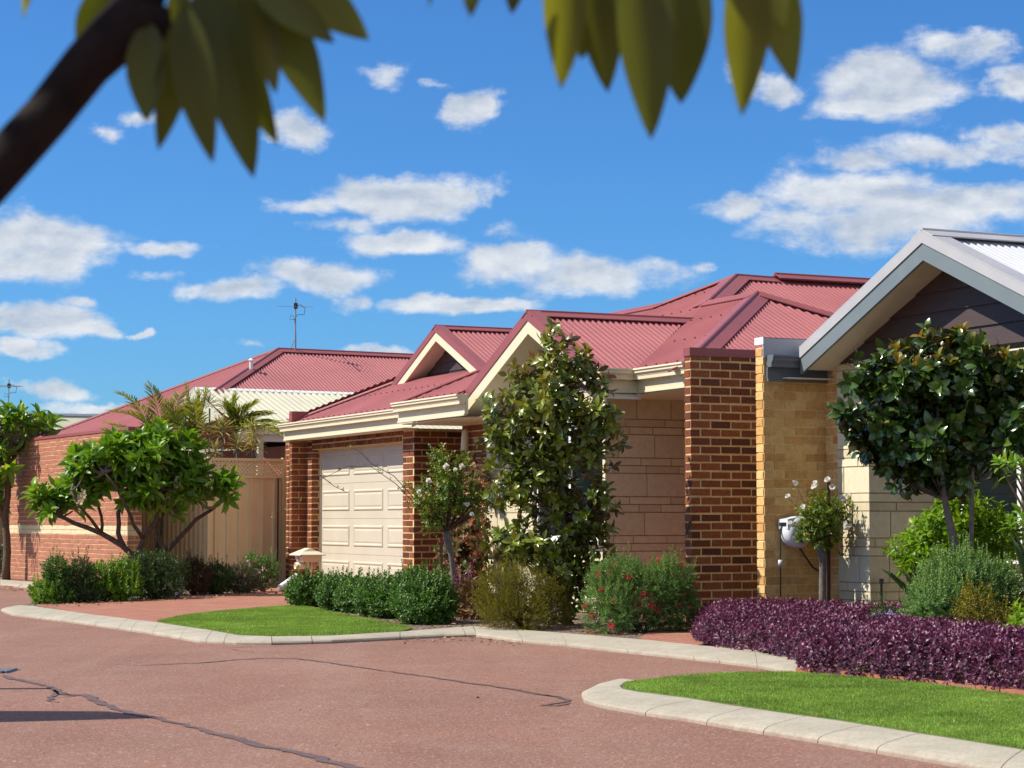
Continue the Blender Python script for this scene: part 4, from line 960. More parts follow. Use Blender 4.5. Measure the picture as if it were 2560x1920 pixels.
# patio cover
pc = thing('patio_cover', 'cream corrugated patio roof in front of the red roof, behind the palms', 'patio roof', tuple(HBf(5, 4, .1)))
rf = MB(); ps0, pe, pz0, pz1, pdl = 3.9, 6.0, 3.32, 2.58, 1.95; psl = (pz0-pz1)/(pe-ps0)
sheet(rf, [HBf(ps0, pdl, pz0), HBf(pe, pdl-.1, pz1), HBf(pe, 9, pz1), HBf(ps0, 9, pz0)], WB, pitch=.125, amp=.024)
sheet(rf, [HBf(ps0, pdl, pz0), HBf(pe, pdl-.1, pz1), HBf(3.4, 1.45, pz1)], UB)
rf.build('roof', 'roof_cream', pc, True)
mb = MB(); mb.box(HBf(ps0-.06, pdl, pz0-.03), UB*.16-Z*.05, WB*7, Z*.06); mb.box(HBf(ps0-.05, pdl-.02, pz0-.05), HBf(3.4, 1.43, pz1)-HBf(ps0, pdl, pz0), WB*.05, Z*.08); mb.build('ridge_flashing', 'white_paint', pc)
mb = MB(); gutter(mb, HBf(pe, pdl-.1, pz1+.01), HBf(pe, 9, pz1+.01), UB, fas=False); mb.build('gutter', 'white_paint', pc)
for d_ in (2.2, 5.5): mb = MB(); q = HBf(pe-.1, d_, 0); q.z = .09; mb.box(q, UB*.09, WB*.09, Z*(HBf(pe, d_, pz1).z-.2)); mb.build('post', 'cream_paint', pc)
mb = MB(); q = HBf(4.6, 8.9, 0); q.z = .09; mb.box(q, UB*1.5, WB*.1, Z*2.3); q = HBf(4.2, 3, 0); q.z = .09; mb.box(q, UB*.1, WB*6, Z*2.5); mb.build('back_wall', 'stake', pc)
# far cream-roofed house
fh = thing('far_house', 'distant house with cream corrugated roof rising above the left end of the brick wall', 'house', (-12, 50, .1))
rf = MB(); a = P(60, 1037, 47); b_ = P(420, 1042, 52); dn_ = (b_-a).normalized(); pr = Vector((dn_.y, -dn_.x, 0)).normalized()
sheet(rf, [a, b_, b_+pr*4-Z*1.5, a+pr*4-Z*1.5], dn_); sheet(rf, [a, b_, b_-pr*4-Z*1.5, a-pr*4-Z*1.5], dn_); rf.build('roof', 'roof_cream', fh, True)
mb = MB(); mb.box(a+Z*-.02-pr*.1, b_-a, pr*.2, Z*.06); mb.build('ridge_capping', 'white_paint', fh)
mb = MB(); q = a+pr*3.6+dn_*.3; q.z = 0; mb.box(q, dn_*((b_-a).length-.6), -pr*7.2, Z*2.4); mb.build('wall', 'mortar_cream', fh)
lh = thing('far_house', 'grey rendered house wall glimpsed at the left edge beyond the brick wall', 'house', (-13.5, 44, .1))
mb = MB(); mb.box((-18, 43.5, 0), (5.2, -.6, 0), (.5, 5, 0), (0, 0, 2.5)); mb.build('wall', 'grey_plastic', lh)
rf = MB(); sheet(rf, [Vector((-18.3, 43, 2.5)), Vector((-12.6, 42.3, 2.5)), Vector((-12.4, 45, 3.5)), Vector((-18, 46, 3.5))], Vector((5.7, -.7, 0))); rf.build('roof', 'roof_grey', lh, True)

# ------------------------------------------------------------------ antennas
def antenna(label, base, h, sc=1.0, foot=True):
    t = thing('tv_antenna', label, 'antenna', tuple(base)); base = Vector(base)
    mb = MB(); mb.tube([base, base+Z*h], .014*sc, 8); mb.build('mast', 'metal', t)
    bdir = Vector((.12, -.99, 0)); el = Vector((.97, .22, 0)); top = base+Z*(h-.16*sc)
    mb = MB(); mb.tube([top-bdir*.28*sc, top+bdir*.32*sc], .010*sc, 6); mb.box(top-Vector((.03, .03, .05))*sc, (.07*sc, 0, 0), (0, .07*sc, 0), (0, 0, .11*sc)); mb.build('boom', 'dark_metal', t)
    mb = MB()
    for k in range(6):
        c = top+bdir*(-.26+k*.11)*sc+Z*(.02-.012*k)*sc; L = (.36-.018*k)*sc; mb.tube([c-el*L, c+el*L], .004*sc, 5)
    mb.build('elements', 'metal', t)
    mb = MB(); pts = [top, top+el*.10*sc+Z*.03*sc, top+el*.19*sc-Z*.04*sc, top+el*.17*sc-Z*.16*sc, top+el*.04*sc-Z*.17*sc, top-el*.02*sc-Z*.25*sc, base+Z*h*.4+el*.012, base+Z*.1+el*.014]; mb.tube(pts, .006*sc, 6)
    pts = [top-el*.02-Z*.22*sc, top-el*.09*sc-Z*.17*sc, top-el*.11*sc-Z*.27*sc, top-el*.02-Z*.26*sc]; mb.tube(pts, .005*sc, 6); mb.build('cable', 'black_plastic', t)
    if foot: mb = MB(); mb.box(base-Vector((.14, .12, .03)), (.28, .02, -.02), (0, .24, 0), (0, 0, .03)); mb.tube([base+Z*.3, base+Vector((-.13, .05, 0))], .006, 5); mb.build('foot_plate', 'metal', t)
    return t
ab = ONP(738, 884, HBf(bs+.06, 0, 0), UB)
antenna('tall tv antenna standing on the red roof ridge left of centre', ab, (ONP(738, 745, HBf(bs+.06, 0, 0), UB).z-ab.z), 1.0)
ab2 = P(21, 1040, 50); antenna('small distant tv antenna above the far left tree', ab2, .9, 1.0, False)

# ================================================================== FENCE AND SMALL THINGS
fz = 1.79; ftop = 2.09; FD = 1.32; FS = 6.11
fe = thing('metal_fence', 'tan ribbed metal fence and side gate with lattice top beside the garage', 'fence', tuple(HB(FS, FD, .1)))
def ribsheet(mb, p, d, n, length, z0, z1, period=.195):
    x = 0; prof = []
    while x < length:
        for a, h in ((0, 0), (.085, 0), (.100, .032), (.125, .032), (.140, 0)):
            if x+a*period/.195 <= length: prof.append((x+a*period/.195, h))
        x += period
    prof.append((length, 0))
    for i in range(len(prof)-1):
        a, b_ = prof[i], prof[i+1]; A = p+d*a[0]+n*a[1]; Bq = p+d*b_[0]+n*b_[1]
        mb.face([A+Z*z0, Bq+Z*z0, Bq+Z*z1, A+Z*z1])
def lattice(mb, p, d, n, length, z0, z1, w=.026, gap=.062):
    h = z1-z0; k = -h
    while k < length:
        for sg, dep in ((1, .004), (-1, .010)):
            x0 = k; pts = []
            # clip the slanted slat to the frame
            t0 = max(0, -x0/h if x0 < 0 else 0); t1 = min(1, (length-x0)/h)
            if t1 <= t0: continue
            A = p+d*(x0+h*t0)+n*dep + Z*(z0+(h*t0 if sg > 0 else h-h*t0)); Bq = p+d*(x0+h*t1)+n*dep+Z*(z0+(h*t1 if sg > 0 else h-h*t1))
            v = (Bq-A).normalized(); sd = v.cross(n).normalized()*w/2
            mb.box(A-sd, Bq-A, sd*2, n*.005)
        k += gap*1.0
ga = HB(FS, FD); gb = HB(FS, FD+1.33)
mb = MB(); ribsheet(mb, ga, WB, UB, 1.27, .12, fz); ribsheet(mb, HB(FS, FD), -UB, -WB, 4.6, .12, fz); mb.build('ribbed_sheet', 'fence_tan', fe)
mb = MB(); lattice(mb, HB(FS, FD+.05, 0), WB, UB, 1.2, fz+.03, ftop-.03); lattice(mb, HB(FS-.05, FD, 0), -UB, -WB, 4.5, fz+.03, ftop-.03); mb.build('lattice', 'fence_tan', fe)
mb = MB()
for z_ in (fz-.005, ftop-.035, .10): mb.box(HB(FS-.01, FD+.002, z_), WB*1.27, UB*.05, Z*.04); mb.box(HB(FS, FD+.01, z_), -UB*4.6, -WB*.05, Z*.04)
mb.build('rail', 'fence_tan', fe)
for q in (HB(FS-.02, FD-.03, .08), HB(FS-.02, FD+1.22, .08), HB(FS-2.4, FD-.03, .08)): mb = MB(); mb.box(q, UB*.065, WB*.065, Z*(ftop-.06)); mb.build('post', 'fence_tan', fe)
mb = MB(); mb.box(HB(FS+.03, FD+1.14, .09), UB*.03, WB*.012, Z*1.7); mb.build('gate_gap_shade', 'dark_metal', fe)  # dark strip standing in for the shade in the gap by the post
# white drain pipe stub
pb = G(705, 1476); mb = MB(); mb.tube([pb+Vector((-.02, -.12, .03)), pb+Vector((.16, .12, .17))], .052, 14); mb.tube([pb+Vector((.15, .11, .16)), pb+Vector((.20, .16, .20))], .060, 14)
tag(mb.build('drain_pipe', 'white_plastic', None, True), 'short white plastic pipe stub slanting out at the foot of the garage corner', 'pipe')
# letterbox
lb = P(768, 1420, 26.6); lb.z = .1; MX = U; MW = Wv
lt = thing('letterbox', 'cream letterbox with pagoda roof standing in the green hedge', 'letterbox', tuple(lb))
zb = P(768, 1405, 26.6).z; zr = P(768, 1386, 26.6).z; zt_ = P(768, 1370, 26.6).z
mb = MB(); mb.box(lb+Vector((-.02, -.02, 0)), (.05, .005, 0), (-.005, .05, 0), Z*(zb-.1)); mb.tube([lb+Vector((.06, 0, .0)), lb+Vector((.06, 0, zb-.1))], .012, 6); mb.build('post', 'cream_paint', lt)
c = Vector((lb.x, lb.y, 0)); hw, hd = .17, .12
def ring(sc1, sc2, z): return [c+U*a*hw*sc1+Wv*b_*hd*sc2+Z*z for a, b_ in ((-1, -1), (1, -1), (1, 1), (-1, 1))]
mb = MB(); r0, r1 = ring(.82, .82, zb), ring(1, 1, zr)
mb.mesh(r0+r1, [(3, 2, 1, 0), (4, 5, 6, 7), (0, 1, 5, 4), (1, 2, 6, 5), (2, 3, 7, 6), (3, 0, 4, 7)]); mb.build('box', 'cream_paint', lt)
mb = MB(); ra, rb_, rc = ring(1.32, 1.45, zr), ring(.72, .85, zr+(zt_-zr)*.5), [c-U*.10+Z*zt_, c+U*.10+Z*zt_]
mb.mesh(ring(1.32, 1.45, zr-.012)+ra+rb_, [(3, 2, 1, 0), (0, 1, 5, 4), (1, 2, 6, 5), (2, 3, 7, 6), (3, 0, 4, 7), (4, 5, 9, 8), (5, 6, 10, 9), (6, 7, 11, 10), (7, 4, 8, 11)])
mb.mesh(rb_+rc, [(0, 1, 5, 4), (2, 3, 4, 5), (1, 2, 5), (3, 0, 4)]); mb.build('lid', 'cream_paint', lt)
mb = MB(); mb.box(c-U*.07-Wv*(hd*.97)+Z*(zb+.02), U*.07, -Wv*.008+Z*.0, Z*.055); mb.build('number_plate', 'grey_plastic', lt)
mb = MB(); mb.box(c-U*.12-Wv*(hd*1.02)+Z*(zr-.022), U*.24, Wv*.01, Z*.012); mb.build('slot', 'black_plastic', lt)
tb = c+Z*(zb-.05); n_ = 14; vs = []; 
for yy, rr_ in ((-.14, .045), (.14, .045), (.14, .040), (-.14, .040)):
    for k in range(n_): a = 2*PI*k/n_; vs.append(tb-U*.08+Wv*yy+U*math.cos(a)*rr_+Z*math.sin(a)*rr_)
fs = [(a*n_+k, a*n_+(k+1) % n_, ((a+1) % 4)*n_+(k+1) % n_, ((a+1) % 4)*n_+k) for a in range(4) for k in range(n_)]
mb = MB(); mb.mesh(vs, fs); mb.build('paper_tube', 'cream_paint', lt, True)
# hose reel on the yellow wall
hp = ONP(1975, 1330, HA(1.2, 0), U); hd_ = (hp-O_A).dot(Wv); hz = hp.z
hr = thing('hose_reel', 'white plastic retractable hose reel mounted on the yellow brick wall', 'hose reel', tuple(HA(1.215, hd_, hz)))
def disc(mb, c, ax, r, w, n=28, bev=.02, squash=1.0):
    """rounded drum around axis ax"""
    ax = ax.normalized(); e1 = Z; e2 = ax.cross(e1).normalized(); st = [(-w/2, r*.55), (-w/2, r-bev), (-w/2+bev*.5, r-bev*.3), (-w/2+bev, r), (w/2-bev, r), (w/2-bev*.5, r-bev*.3), (w/2, r-bev), (w/2, r*.55)]
    vs = []; 
    for o_, rr_ in st:
        for k in range(n): a = 2*PI*k/n; vs.append(c+ax*o_+e1*math.cos(a)*rr_+e2*math.sin(a)*rr_)
    fs = [(a*n+k, a*n+(k+1) % n, (a+1)*n+(k+1) % n, (a+1)*n+k) for a in range(len(st)-1) for k in range(n)]
    fs += [tuple(range(n))[::-1], tuple(range((len(st)-1)*n, len(st)*n))]; mb.mesh(vs, fs)
hc = HA(1.2+.13, hd_-.01, hz); hax = (Wv*.15+U*.95).normalized()
mb = MB(); disc(mb, hc, hax, .155, .19, 32, .045); mb.build('drum', 'white_plastic', hr, True)
mb = MB(); q = hc+Wv*(-.15)+U*-.09+Z*.03; mb.mesh([q, q+U*.17, q+U*.17+Wv*.12, q+Wv*.12, q+Z*.095, q+U*.17+Z*.095, q+U*.15+Wv*.16+Z*.125, q+Wv*.16+Z*.125], [(0, 3, 2, 1), (4, 5, 6, 7), (0, 1, 5, 4), (1, 2, 6, 5), (2, 3, 7, 6), (3, 0, 4, 7)])
sn_ = mb.build('hose_outlet', 'white_plastic', hr)
mb = MB(); mb.box(q-Wv*.004+U*.025+Z*.028, U*.12, Wv*.01, Z*.036); mb.build('slot', 'black_plastic', sn_)
mb = MB(); disc(mb, hc+hax*.093, hax, .10, .012, 28, .004); disc(mb, hc+hax*.100, hax, .055, .012, 24, .004); mb.build('side_cover', 'white_paint', hr, True)
mb = MB(); mb.box(HA(1.207, hd_-.04, hz-.10), U*.04, Wv*.12, Z*.2); mb.build('bracket', 'grey_plastic', hr)
h0 = q-Wv*.01+U*.07+Z*.04; h1 = Vector((h0.x-.015, h0.y-.02, h0.z-.34)); h2 = Vector((h1.x, h1.y, .30))
mb = MB(); mb.tube([h0, h0+Z*-.05-Wv*.01, h1, h2], .0075, 8); hos = mb.build('hose', 'green_hose', hr, True)
mb = MB(); mb.tube([h1-Z*.0, h1-Z*.055], .022, 10); mb.tube([h1-Z*.055, h1-Z*.065], .012, 10); mb.build('hose_stop', 'white_plastic', hos, True)
mb = MB(); mb.tube([h2+Z*.05, h2-Z*.02], .014, 10); mb.build('connector', 'brick_salmon', hos, True)
mb = MB(); a = hc-Z*.13+U*.02; mb.tube([a, a+Wv*.08-Z*.10, a+Wv*.17-Z*.21, a+Wv*.27-Z*.27, a+Wv*.36-Z*.28], .010, 8); mb.build('feed_hose', 'green_hose', hr, True)
mb = MB(); r_ = G(2205, 1570); r_.z = .1; mb.tube([r_, r_+Z*.42], .012, 8); mb.tube([r_+Z*.42, r_+Z*.47], .022, 8); tag(mb.build('sprinkler_riser', 'black_plastic'), 'thin black sprinkler riser in front of the shaded limestone pier', 'sprinkler')
sg = P(2475, 1590, 15.2); sg.z = .1; st_ = thing('garden_light', 'small dark solar garden light poking out of the purple hedge', 'light', tuple(sg))
zt3 = P(2475, 1580, 15.2).z
mb = MB(); mb.tube([sg, Vector((sg.x, sg.y, zt3-.10))], .010, 8); mb.build('post', 'black_plastic', st_)
mb = MB(); mb.tube([Vector((sg.x, sg.y, zt3-.13)), Vector((sg.x, sg.y, zt3-.02))], [.026, .034], 12); mb.build('lamp_body', 'grey_plastic', st_, True)
mb = MB(); mb.tube([Vector((sg.x, sg.y, zt3-.025)), Vector((sg.x, sg.y, zt3-.01)), Vector((sg.x, sg.y, zt3))], [.044, .044, .020], 14); mb.build('cap', 'black_plastic', st_, True)
mb = MB(); q = HA(.289+.02, -.16, .98); mb.box(q-Wv*.02, U*.012-Z*.0, Wv*.03, Z*.14+Wv*.05); tag(mb.build('tap_handle', 'black_plastic'), 'small dark rod leaning by the left edge of the dark brick wing wall', 'rod')

# ================================================================== PLANTS
from mathutils import Quaternion
def blooms(t, pts, dirs, mat, layers, L, Wd, name='flower', slen=.01):
    """one bloom mesh, then copies of it as separate parts"""
    fl = LF(); z0 = np.zeros((1, 3)); up_ = np.array([[0, 0, 1.]])
    for k_, a0_, a1_, sl_ in layers: fl.sprigs(z0, up_, k_, sl_, L, Wd, 'obov' if Wd > .006 else 'rhomb', a0_, a1_, 0, .12)
    of = OFF[t.name]; OFF_save = Vector(of); OFF[t.name] = Vector((0, 0, 0)); proto = fl.build(name, mat, t); OFF[t.name] = OFF_save
    for i in range(len(pts)):
        o = proto if i == 0 else proto.copy()
        if i: COL.objects.link(o); o.parent = t
        o.location = Vector(pts[i])-OFF_save; o.rotation_mode = 'QUATERNION'
        o.rotation_quaternion = Vector(dirs[i]).to_track_quat('Z', 'Y') @ Quaternion((0, 0, 1), random.uniform(0, 6.28)); k = random.uniform(.8, 1.2); o.scale = (k, k, k)
def twigs(mb, base, tips, r0, r1, wob=.05, mi=0, mid=.5):
    for t_ in tips:
        m1 = Vector(base).lerp(Vector(t_), mid)+Vector((random.uniform(-wob, wob), random.uniform(-wob, wob), random.uniform(-wob, wob)))
        mb.tube([base, m1, t_], [r0, (r0+r1)/2, r1], 5, mi)
def bush(label, cat, blobs, n, mat, k=8, slen=.06, L=.035, Wd=.015, tpl='rhomb', t0=70, t1=20, shell=.45, lumpy=.22, up=.5, name='shrub', group=None, stemmat='bark_brown',
         flowers=None, zmin=.12, seed=1, fr=3.5, jit=.25, rv=.45, droop=0.0, ground=None):
    cx = sum(b_[0][0] for b_ in blobs)/len(blobs); cy = sum(b_[0][1] for b_ in blobs)/len(blobs)
    t = thing(name, label, cat, (cx, cy, .1), group)
    Pn, Dn = blobpts(blobs, n, shell, seed, lumpy, up, fr, zmin)
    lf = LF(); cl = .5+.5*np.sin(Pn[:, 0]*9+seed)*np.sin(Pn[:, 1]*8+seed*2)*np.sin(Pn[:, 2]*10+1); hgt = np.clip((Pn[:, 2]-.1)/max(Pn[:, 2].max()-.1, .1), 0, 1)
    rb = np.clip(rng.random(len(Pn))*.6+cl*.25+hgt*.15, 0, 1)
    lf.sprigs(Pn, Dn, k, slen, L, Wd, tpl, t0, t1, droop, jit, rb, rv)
    topi = np.where(Dn[:, 2] > .45)[0]
    if len(topi) > 20:
        i = rng.choice(topi, max(6, len(topi)//16), replace=False); dd = Dn[i]*.5+np.array([0, 0, 1.]); 
        for st in (0, .045, .09): lf.sprigs(Pn[i]+unit(dd)*(slen*.7+st), dd, k-2, slen*.8, L*.85, Wd*.9, tpl, t0, t1, droop, jit, np.clip(rb[i]+.2, 0, 1), rv)
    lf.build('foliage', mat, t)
    mb = MB(); base = Vector((cx, cy, .08)); tips = [tuple(Pn[i]) for i in rng.choice(len(Pn), min(14, len(Pn)), replace=False)]
    twigs(mb, base, tips, .012, .004); tag(mb.build('stem', stemmat, t), kind='stuff')
    if flowers:
        for (fm, cnt, fk, fL, fW, fname, out) in flowers:
            vis = np.where(Dn[:, 1] < .45)[0]; i = rng.choice(vis, min(cnt, len(vis)), replace=False)
            C = np.array([cx, cy, Pn[:, 2].mean()]); pp = C+(Pn[i]-C)*out
            dd = Dn[i]+np.array([-.3, -.5, .2]); blooms(t, pp, dd, fm, [(fk, 85, 45, fL*.6 if fk > 12 else fL*.25)], fL, fW, fname)
    return t
# -- left hedge row along the drive
def cen(x, y, rx, rz, Y): c = P(x, y, Y); k = Y/F; return (tuple(c), (rx*k*(1.14 if x < 720 else 1.03), max(.28, rx*k*.9), rz*k))
hg = 'shrubs in the hedge row at the left'
bush('small pale green bush at the far left end of the hedge row', 'shrub', [cen(103, 1484, 21, 20, 25.6), cen(118, 1495, 22, 16, 25.4)], 330, 'leaf_hedge_bright', 8, .06, .04, .018, group=hg, seed=2)
bush('upright green column bush second from the left in the hedge row', 'shrub', [cen(141, 1425, 20, 26, 25.7), cen(144, 1455, 24, 34, 25.7), cen(145, 1486, 32, 24, 25.6)], 720, 'leaf_hedge_green', 8, .06, .035, .018, group=hg, seed=3)
bush('dark bush with yellowish tip growing beside the column bush in the hedge row', 'shrub', [cen(200, 1430, 20, 24, 26), cen(204, 1460, 28, 36, 26), cen(205, 1488, 34, 22, 25.9)], 760, 'leaf_hedge_dark', 8, .07, .035, .016, group=hg, seed=4)
bush('bright green leafy bush in the middle of the left hedge row', 'shrub', [cen(258, 1452, 38, 38, 26.3), cen(305, 1445, 40, 38, 26.5), cen(280, 1480, 55, 26, 26.2)], 1300, 'leaf_hedge_bright', 8, .06, .035, .02, group=hg, seed=5, flowers=[('petal_white', 16, 5, .03, .02, 'flower', 1.05)])
bush('tall dark bush with mauve flowers at the frangipani foot', 'shrub', [cen(350, 1432, 34, 38, 27), cen(385, 1440, 42, 46, 27), cen(425, 1440, 34, 46, 27.4), cen(375, 1475, 66, 26, 26.9)], 1700, 'leaf_hedge_dark', 8, .07, .035, .015, group=hg, seed=6, flowers=[('petal_mauve', 14, 6, .035, .02, 'flower', 1.08)])
bush('reddish brown bush between the dark bush and the clipped ones', 'shrub', [cen(485, 1445, 32, 40, 28.2)], 650, 'leaf_brown', 8, .06, .035, .014, group=hg, seed=7)
bush('dark green clipped bush in front of the gate', 'shrub', [cen(545, 1446, 34, 32, 28.8), cen(535, 1462, 34, 20, 28.7)], 820, 'leaf_hedge_dark', 8, .05, .03, .016, group=hg, seed=8, lumpy=.1)
bush('grey brown clipped bush at the right of the left hedge', 'shrub', [cen(606, 1447, 36, 32, 29.2), cen(605, 1462, 38, 18, 29.1)], 820, 'leaf_greybrown', 8, .05, .025, .012, group=hg, seed=9, lumpy=.1)
bush('loose periwinkle bush with pink flowers beside the gate post', 'shrub', [cen(655, 1440, 30, 32, 29.6), cen(640, 1408, 20, 16, 29.6), cen(672, 1420, 14, 22, 29.6)], 260, 'leaf_hedge_green', 7, .08, .04, .02, group=hg, seed=10, flowers=[('petal_pink', 16, 5, .032, .026, 'flower', 1.1)])
# -- middle hedge
mg = 'dark green shrubs in the hedge before the garage'
bush('leftmost dark green shrub of the hedge before the garage, letterbox behind it', 'shrub', [cen(762, 1482, 36, 27, 24.6), cen(800, 1484, 38, 29, 24.6)], 1300, 'leaf_hedge_green', 9, .075, .036, .020, 'obov', group=mg, seed=11)
bush('second dark green shrub from the left in the hedge before the garage', 'shrub', [cen(845, 1490, 44, 34, 23.6), cen(890, 1494, 38, 36, 23.1)], 1350, 'leaf_hedge_green', 9, .075, .036, .020, 'obov', group=mg, seed=12)
bush('third dark green shrub from the left in the hedge before the garage', 'shrub', [cen(935, 1498, 42, 38, 22.2), cen(970, 1500, 40, 40, 21.8)], 1350, 'leaf_hedge_green', 9, .075, .036, .020, 'obov', group=mg, seed=13)
bush('largest dark green shrub of the hedge before the garage, at its right end', 'shrub', [cen(1030, 1492, 46, 50, 21.0), cen(1080, 1496, 50, 50, 20.8), cen(1058, 1524, 66, 30, 20.6)], 1700, 'leaf_hedge_green', 9, .075, .034, .019, 'obov', group=mg, seed=14)
bush('small purple leaved plant under the climbing plant', 'plant', [cen(1158, 1465, 18, 22, 22.4)], 110, 'leaf_purple', 7, .05, .04, .02, seed=15, name='plant')
bush('low straw coloured dry grass tuft at the foot of the climbing plant', 'plant', [cen(1185, 1505, 32, 26, 21.6)], 90, 'leaf_litter', 8, .04, .14, .006, 'rhomb', 50, 10, seed=16, name='dry_grass_tuft', jit=.5)
# -- conifer-like olive bush, red flowering bush
bush('olive green feathery bush at the kerb left of the tall magnolia', 'shrub', [cen(1255, 1490, 62, 62, 19.6), cen(1320, 1500, 66, 66, 19.8), cen(1290, 1540, 80, 42, 19.4), cen(1375, 1520, 40, 58, 20)], 3000, 'leaf_olive', 9, .09, .024, .007, 'rhomb', 60, 20, .5, .25, .55, seed=17, fr=5)
bush('round dark green bush with red bottlebrush flowers before the limestone wall', 'shrub', [cen(1600, 1490, 115, 76, 19.2), cen(1525, 1530, 62, 60, 18.9), cen(1545, 1450, 60, 42, 19.1), cen(1675, 1460, 52, 44, 19.2), cen(1690, 1530, 48, 55, 19.2)], 3000, 'leaf_bluegreen', 10, .07, .034, .009, 'rhomb', 75, 25, .45, .22, .5, seed=18, fr=5,
     flowers=[('petal_red', 88, 26, .038, .0075, 'flower', 1.12)])
# -- right hand bushes
bush('large round grey green bush behind the purple hedge at the right', 'shrub', [cen(2415, 1490, 130, 92, 16.6), cen(2345, 1520, 78, 66, 16.3), cen(2490, 1500, 78, 76, 16.6), cen(2400, 1440, 80, 50, 16.7)], 5200, 'leaf_bluegreen', 9, .07, .022, .013, 'rhomb', 75, 20, .4, .13, .6, seed=19, fr=6)
bush('small yellow green bush in front of the large grey green one', 'shrub', [cen(2440, 1535, 42, 56, 15.4), cen(2500, 1560, 40, 36, 15.4)], 620, 'leaf_olive', 8, .06, .022, .014, 'rhomb', 75, 20, .6, .3, .5, seed=20)
bush('lime green leafy shrub under the round-crowned magnolia', 'shrub', [cen(2288, 1378, 40, 26, 18.0), cen(2345, 1330, 52, 38, 18.0), cen(2400, 1285, 34, 30, 18.1), cen(2330, 1400, 60, 34, 18), cen(2470, 1350, 60, 52, 18.2), cen(2400, 1370, 60, 50, 18.3)], 520, 'leaf_lime', 8, .09, .085, .034, 'leaf', 80, 40, .5, .25, .2, seed=21, zmin=.3, droop=.2)
bush('yellow green leaves at the right edge behind the purple hedge', 'shrub', [cen(2560, 1580, 24, 26, 14.6), cen(2600, 1570, 40, 40, 14.7)], 90, 'leaf_lime', 8, .05, .06, .03, 'leaf', 80, 40, seed=22)
# purple hedge
def hedge_mass(label, poly_px, zt, dens_, mat, nm='purple_hedge', side=1.0):
    poly = gp(poly_px, .1); x, y = scatter(poly, dens_, xmax=5.4); n = len(x)
    c = poly[0].copy()*0
    for p in poly: c += p
    c /= len(poly); t = thing(nm, label, 'hedge', (c.x, c.y, .1))
    top = (zt-.075)*(1+.10*np.sin(x*5.1+y*2)+.09*np.sin(y*6.3-x*3.1)+.05*np.sin(x*17)*np.sin(y*15))
    # distance to the boundary rounds the shoulders
    dmin = np.full(n, 9.0)
    for i in range(len(poly)):
        a = np.array(poly[i][:2]); b_ = np.array(poly[(i+1) % len(poly)][:2]); ab_ = b_-a; q = np.stack([x, y], 1)-a
        tt = np.clip((q@ab_)/(ab_@ab_), 0, 1); dmin = np.minimum(dmin, np.linalg.norm(q-tt[:, None]*ab_, axis=1))
    zmaxl = .12+(top-.02)*np.sqrt(np.clip(1-(1-np.clip(dmin/.22, 0, 1))**2, 0, 1))
    z = .10+(zmaxl-.10)*(1-.45*rng.random(n)**2)
    low = (dmin < .16) & (rng.random(n) < .75); z = np.where(low, .1+(zmaxl-.1)*rng.random(n), z)
    Pn = np.stack([x, y, z], 1); Dn = rng.normal(size=(n, 3))*.35; Dn[:, 2] += .9; Dn[low] += np.array([-.25, -.8, -.3]); lf = LF()
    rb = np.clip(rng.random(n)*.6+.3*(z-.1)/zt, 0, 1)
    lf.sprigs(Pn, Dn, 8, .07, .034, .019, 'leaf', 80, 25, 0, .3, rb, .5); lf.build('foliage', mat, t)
    mb = MB()
    for i in rng.choice(n, 60, replace=False): q = Vector((x[i], y[i], .08)); mb.tube([q, Vector((x[i]+random.uniform(-.04, .04), y[i], z[i]))], .004, 4)
    tag(mb.build('stem', 'bark_brown', t), kind='stuff'); return t
hedge_mass('low purple leaved hedge along the foot of the brick walls, the rear of the two', [(1742, 1610), (1800, 1620), (1900, 1634), (1985, 1652), (2120, 1640), (2290, 1604), (2300, 1575), (2100, 1568), (1745, 1560)], .26, 760, 'leaf_purple')
hedge_mass('low purple leaved hedge behind the near lawn, the front of the two', [(1992, 1672), (2010, 1684), (2150, 1695), (2330, 1711), (2560, 1738), (2800, 1770), (2900, 1650), (2560, 1616), (2300, 1606), (2120, 1642)], .27, 1150, 'leaf_purple')
bush('violet flowered plant growing in the purple hedge', 'plant', [cen(2215, 1545, 24, 16, 16.6)], 80, 'leaf_hedge_dark', 7, .05, .03, .012, seed=24, name='plant', flowers=[('petal_mauve', 30, 6, .03, .012, 'flower', 1.1)])

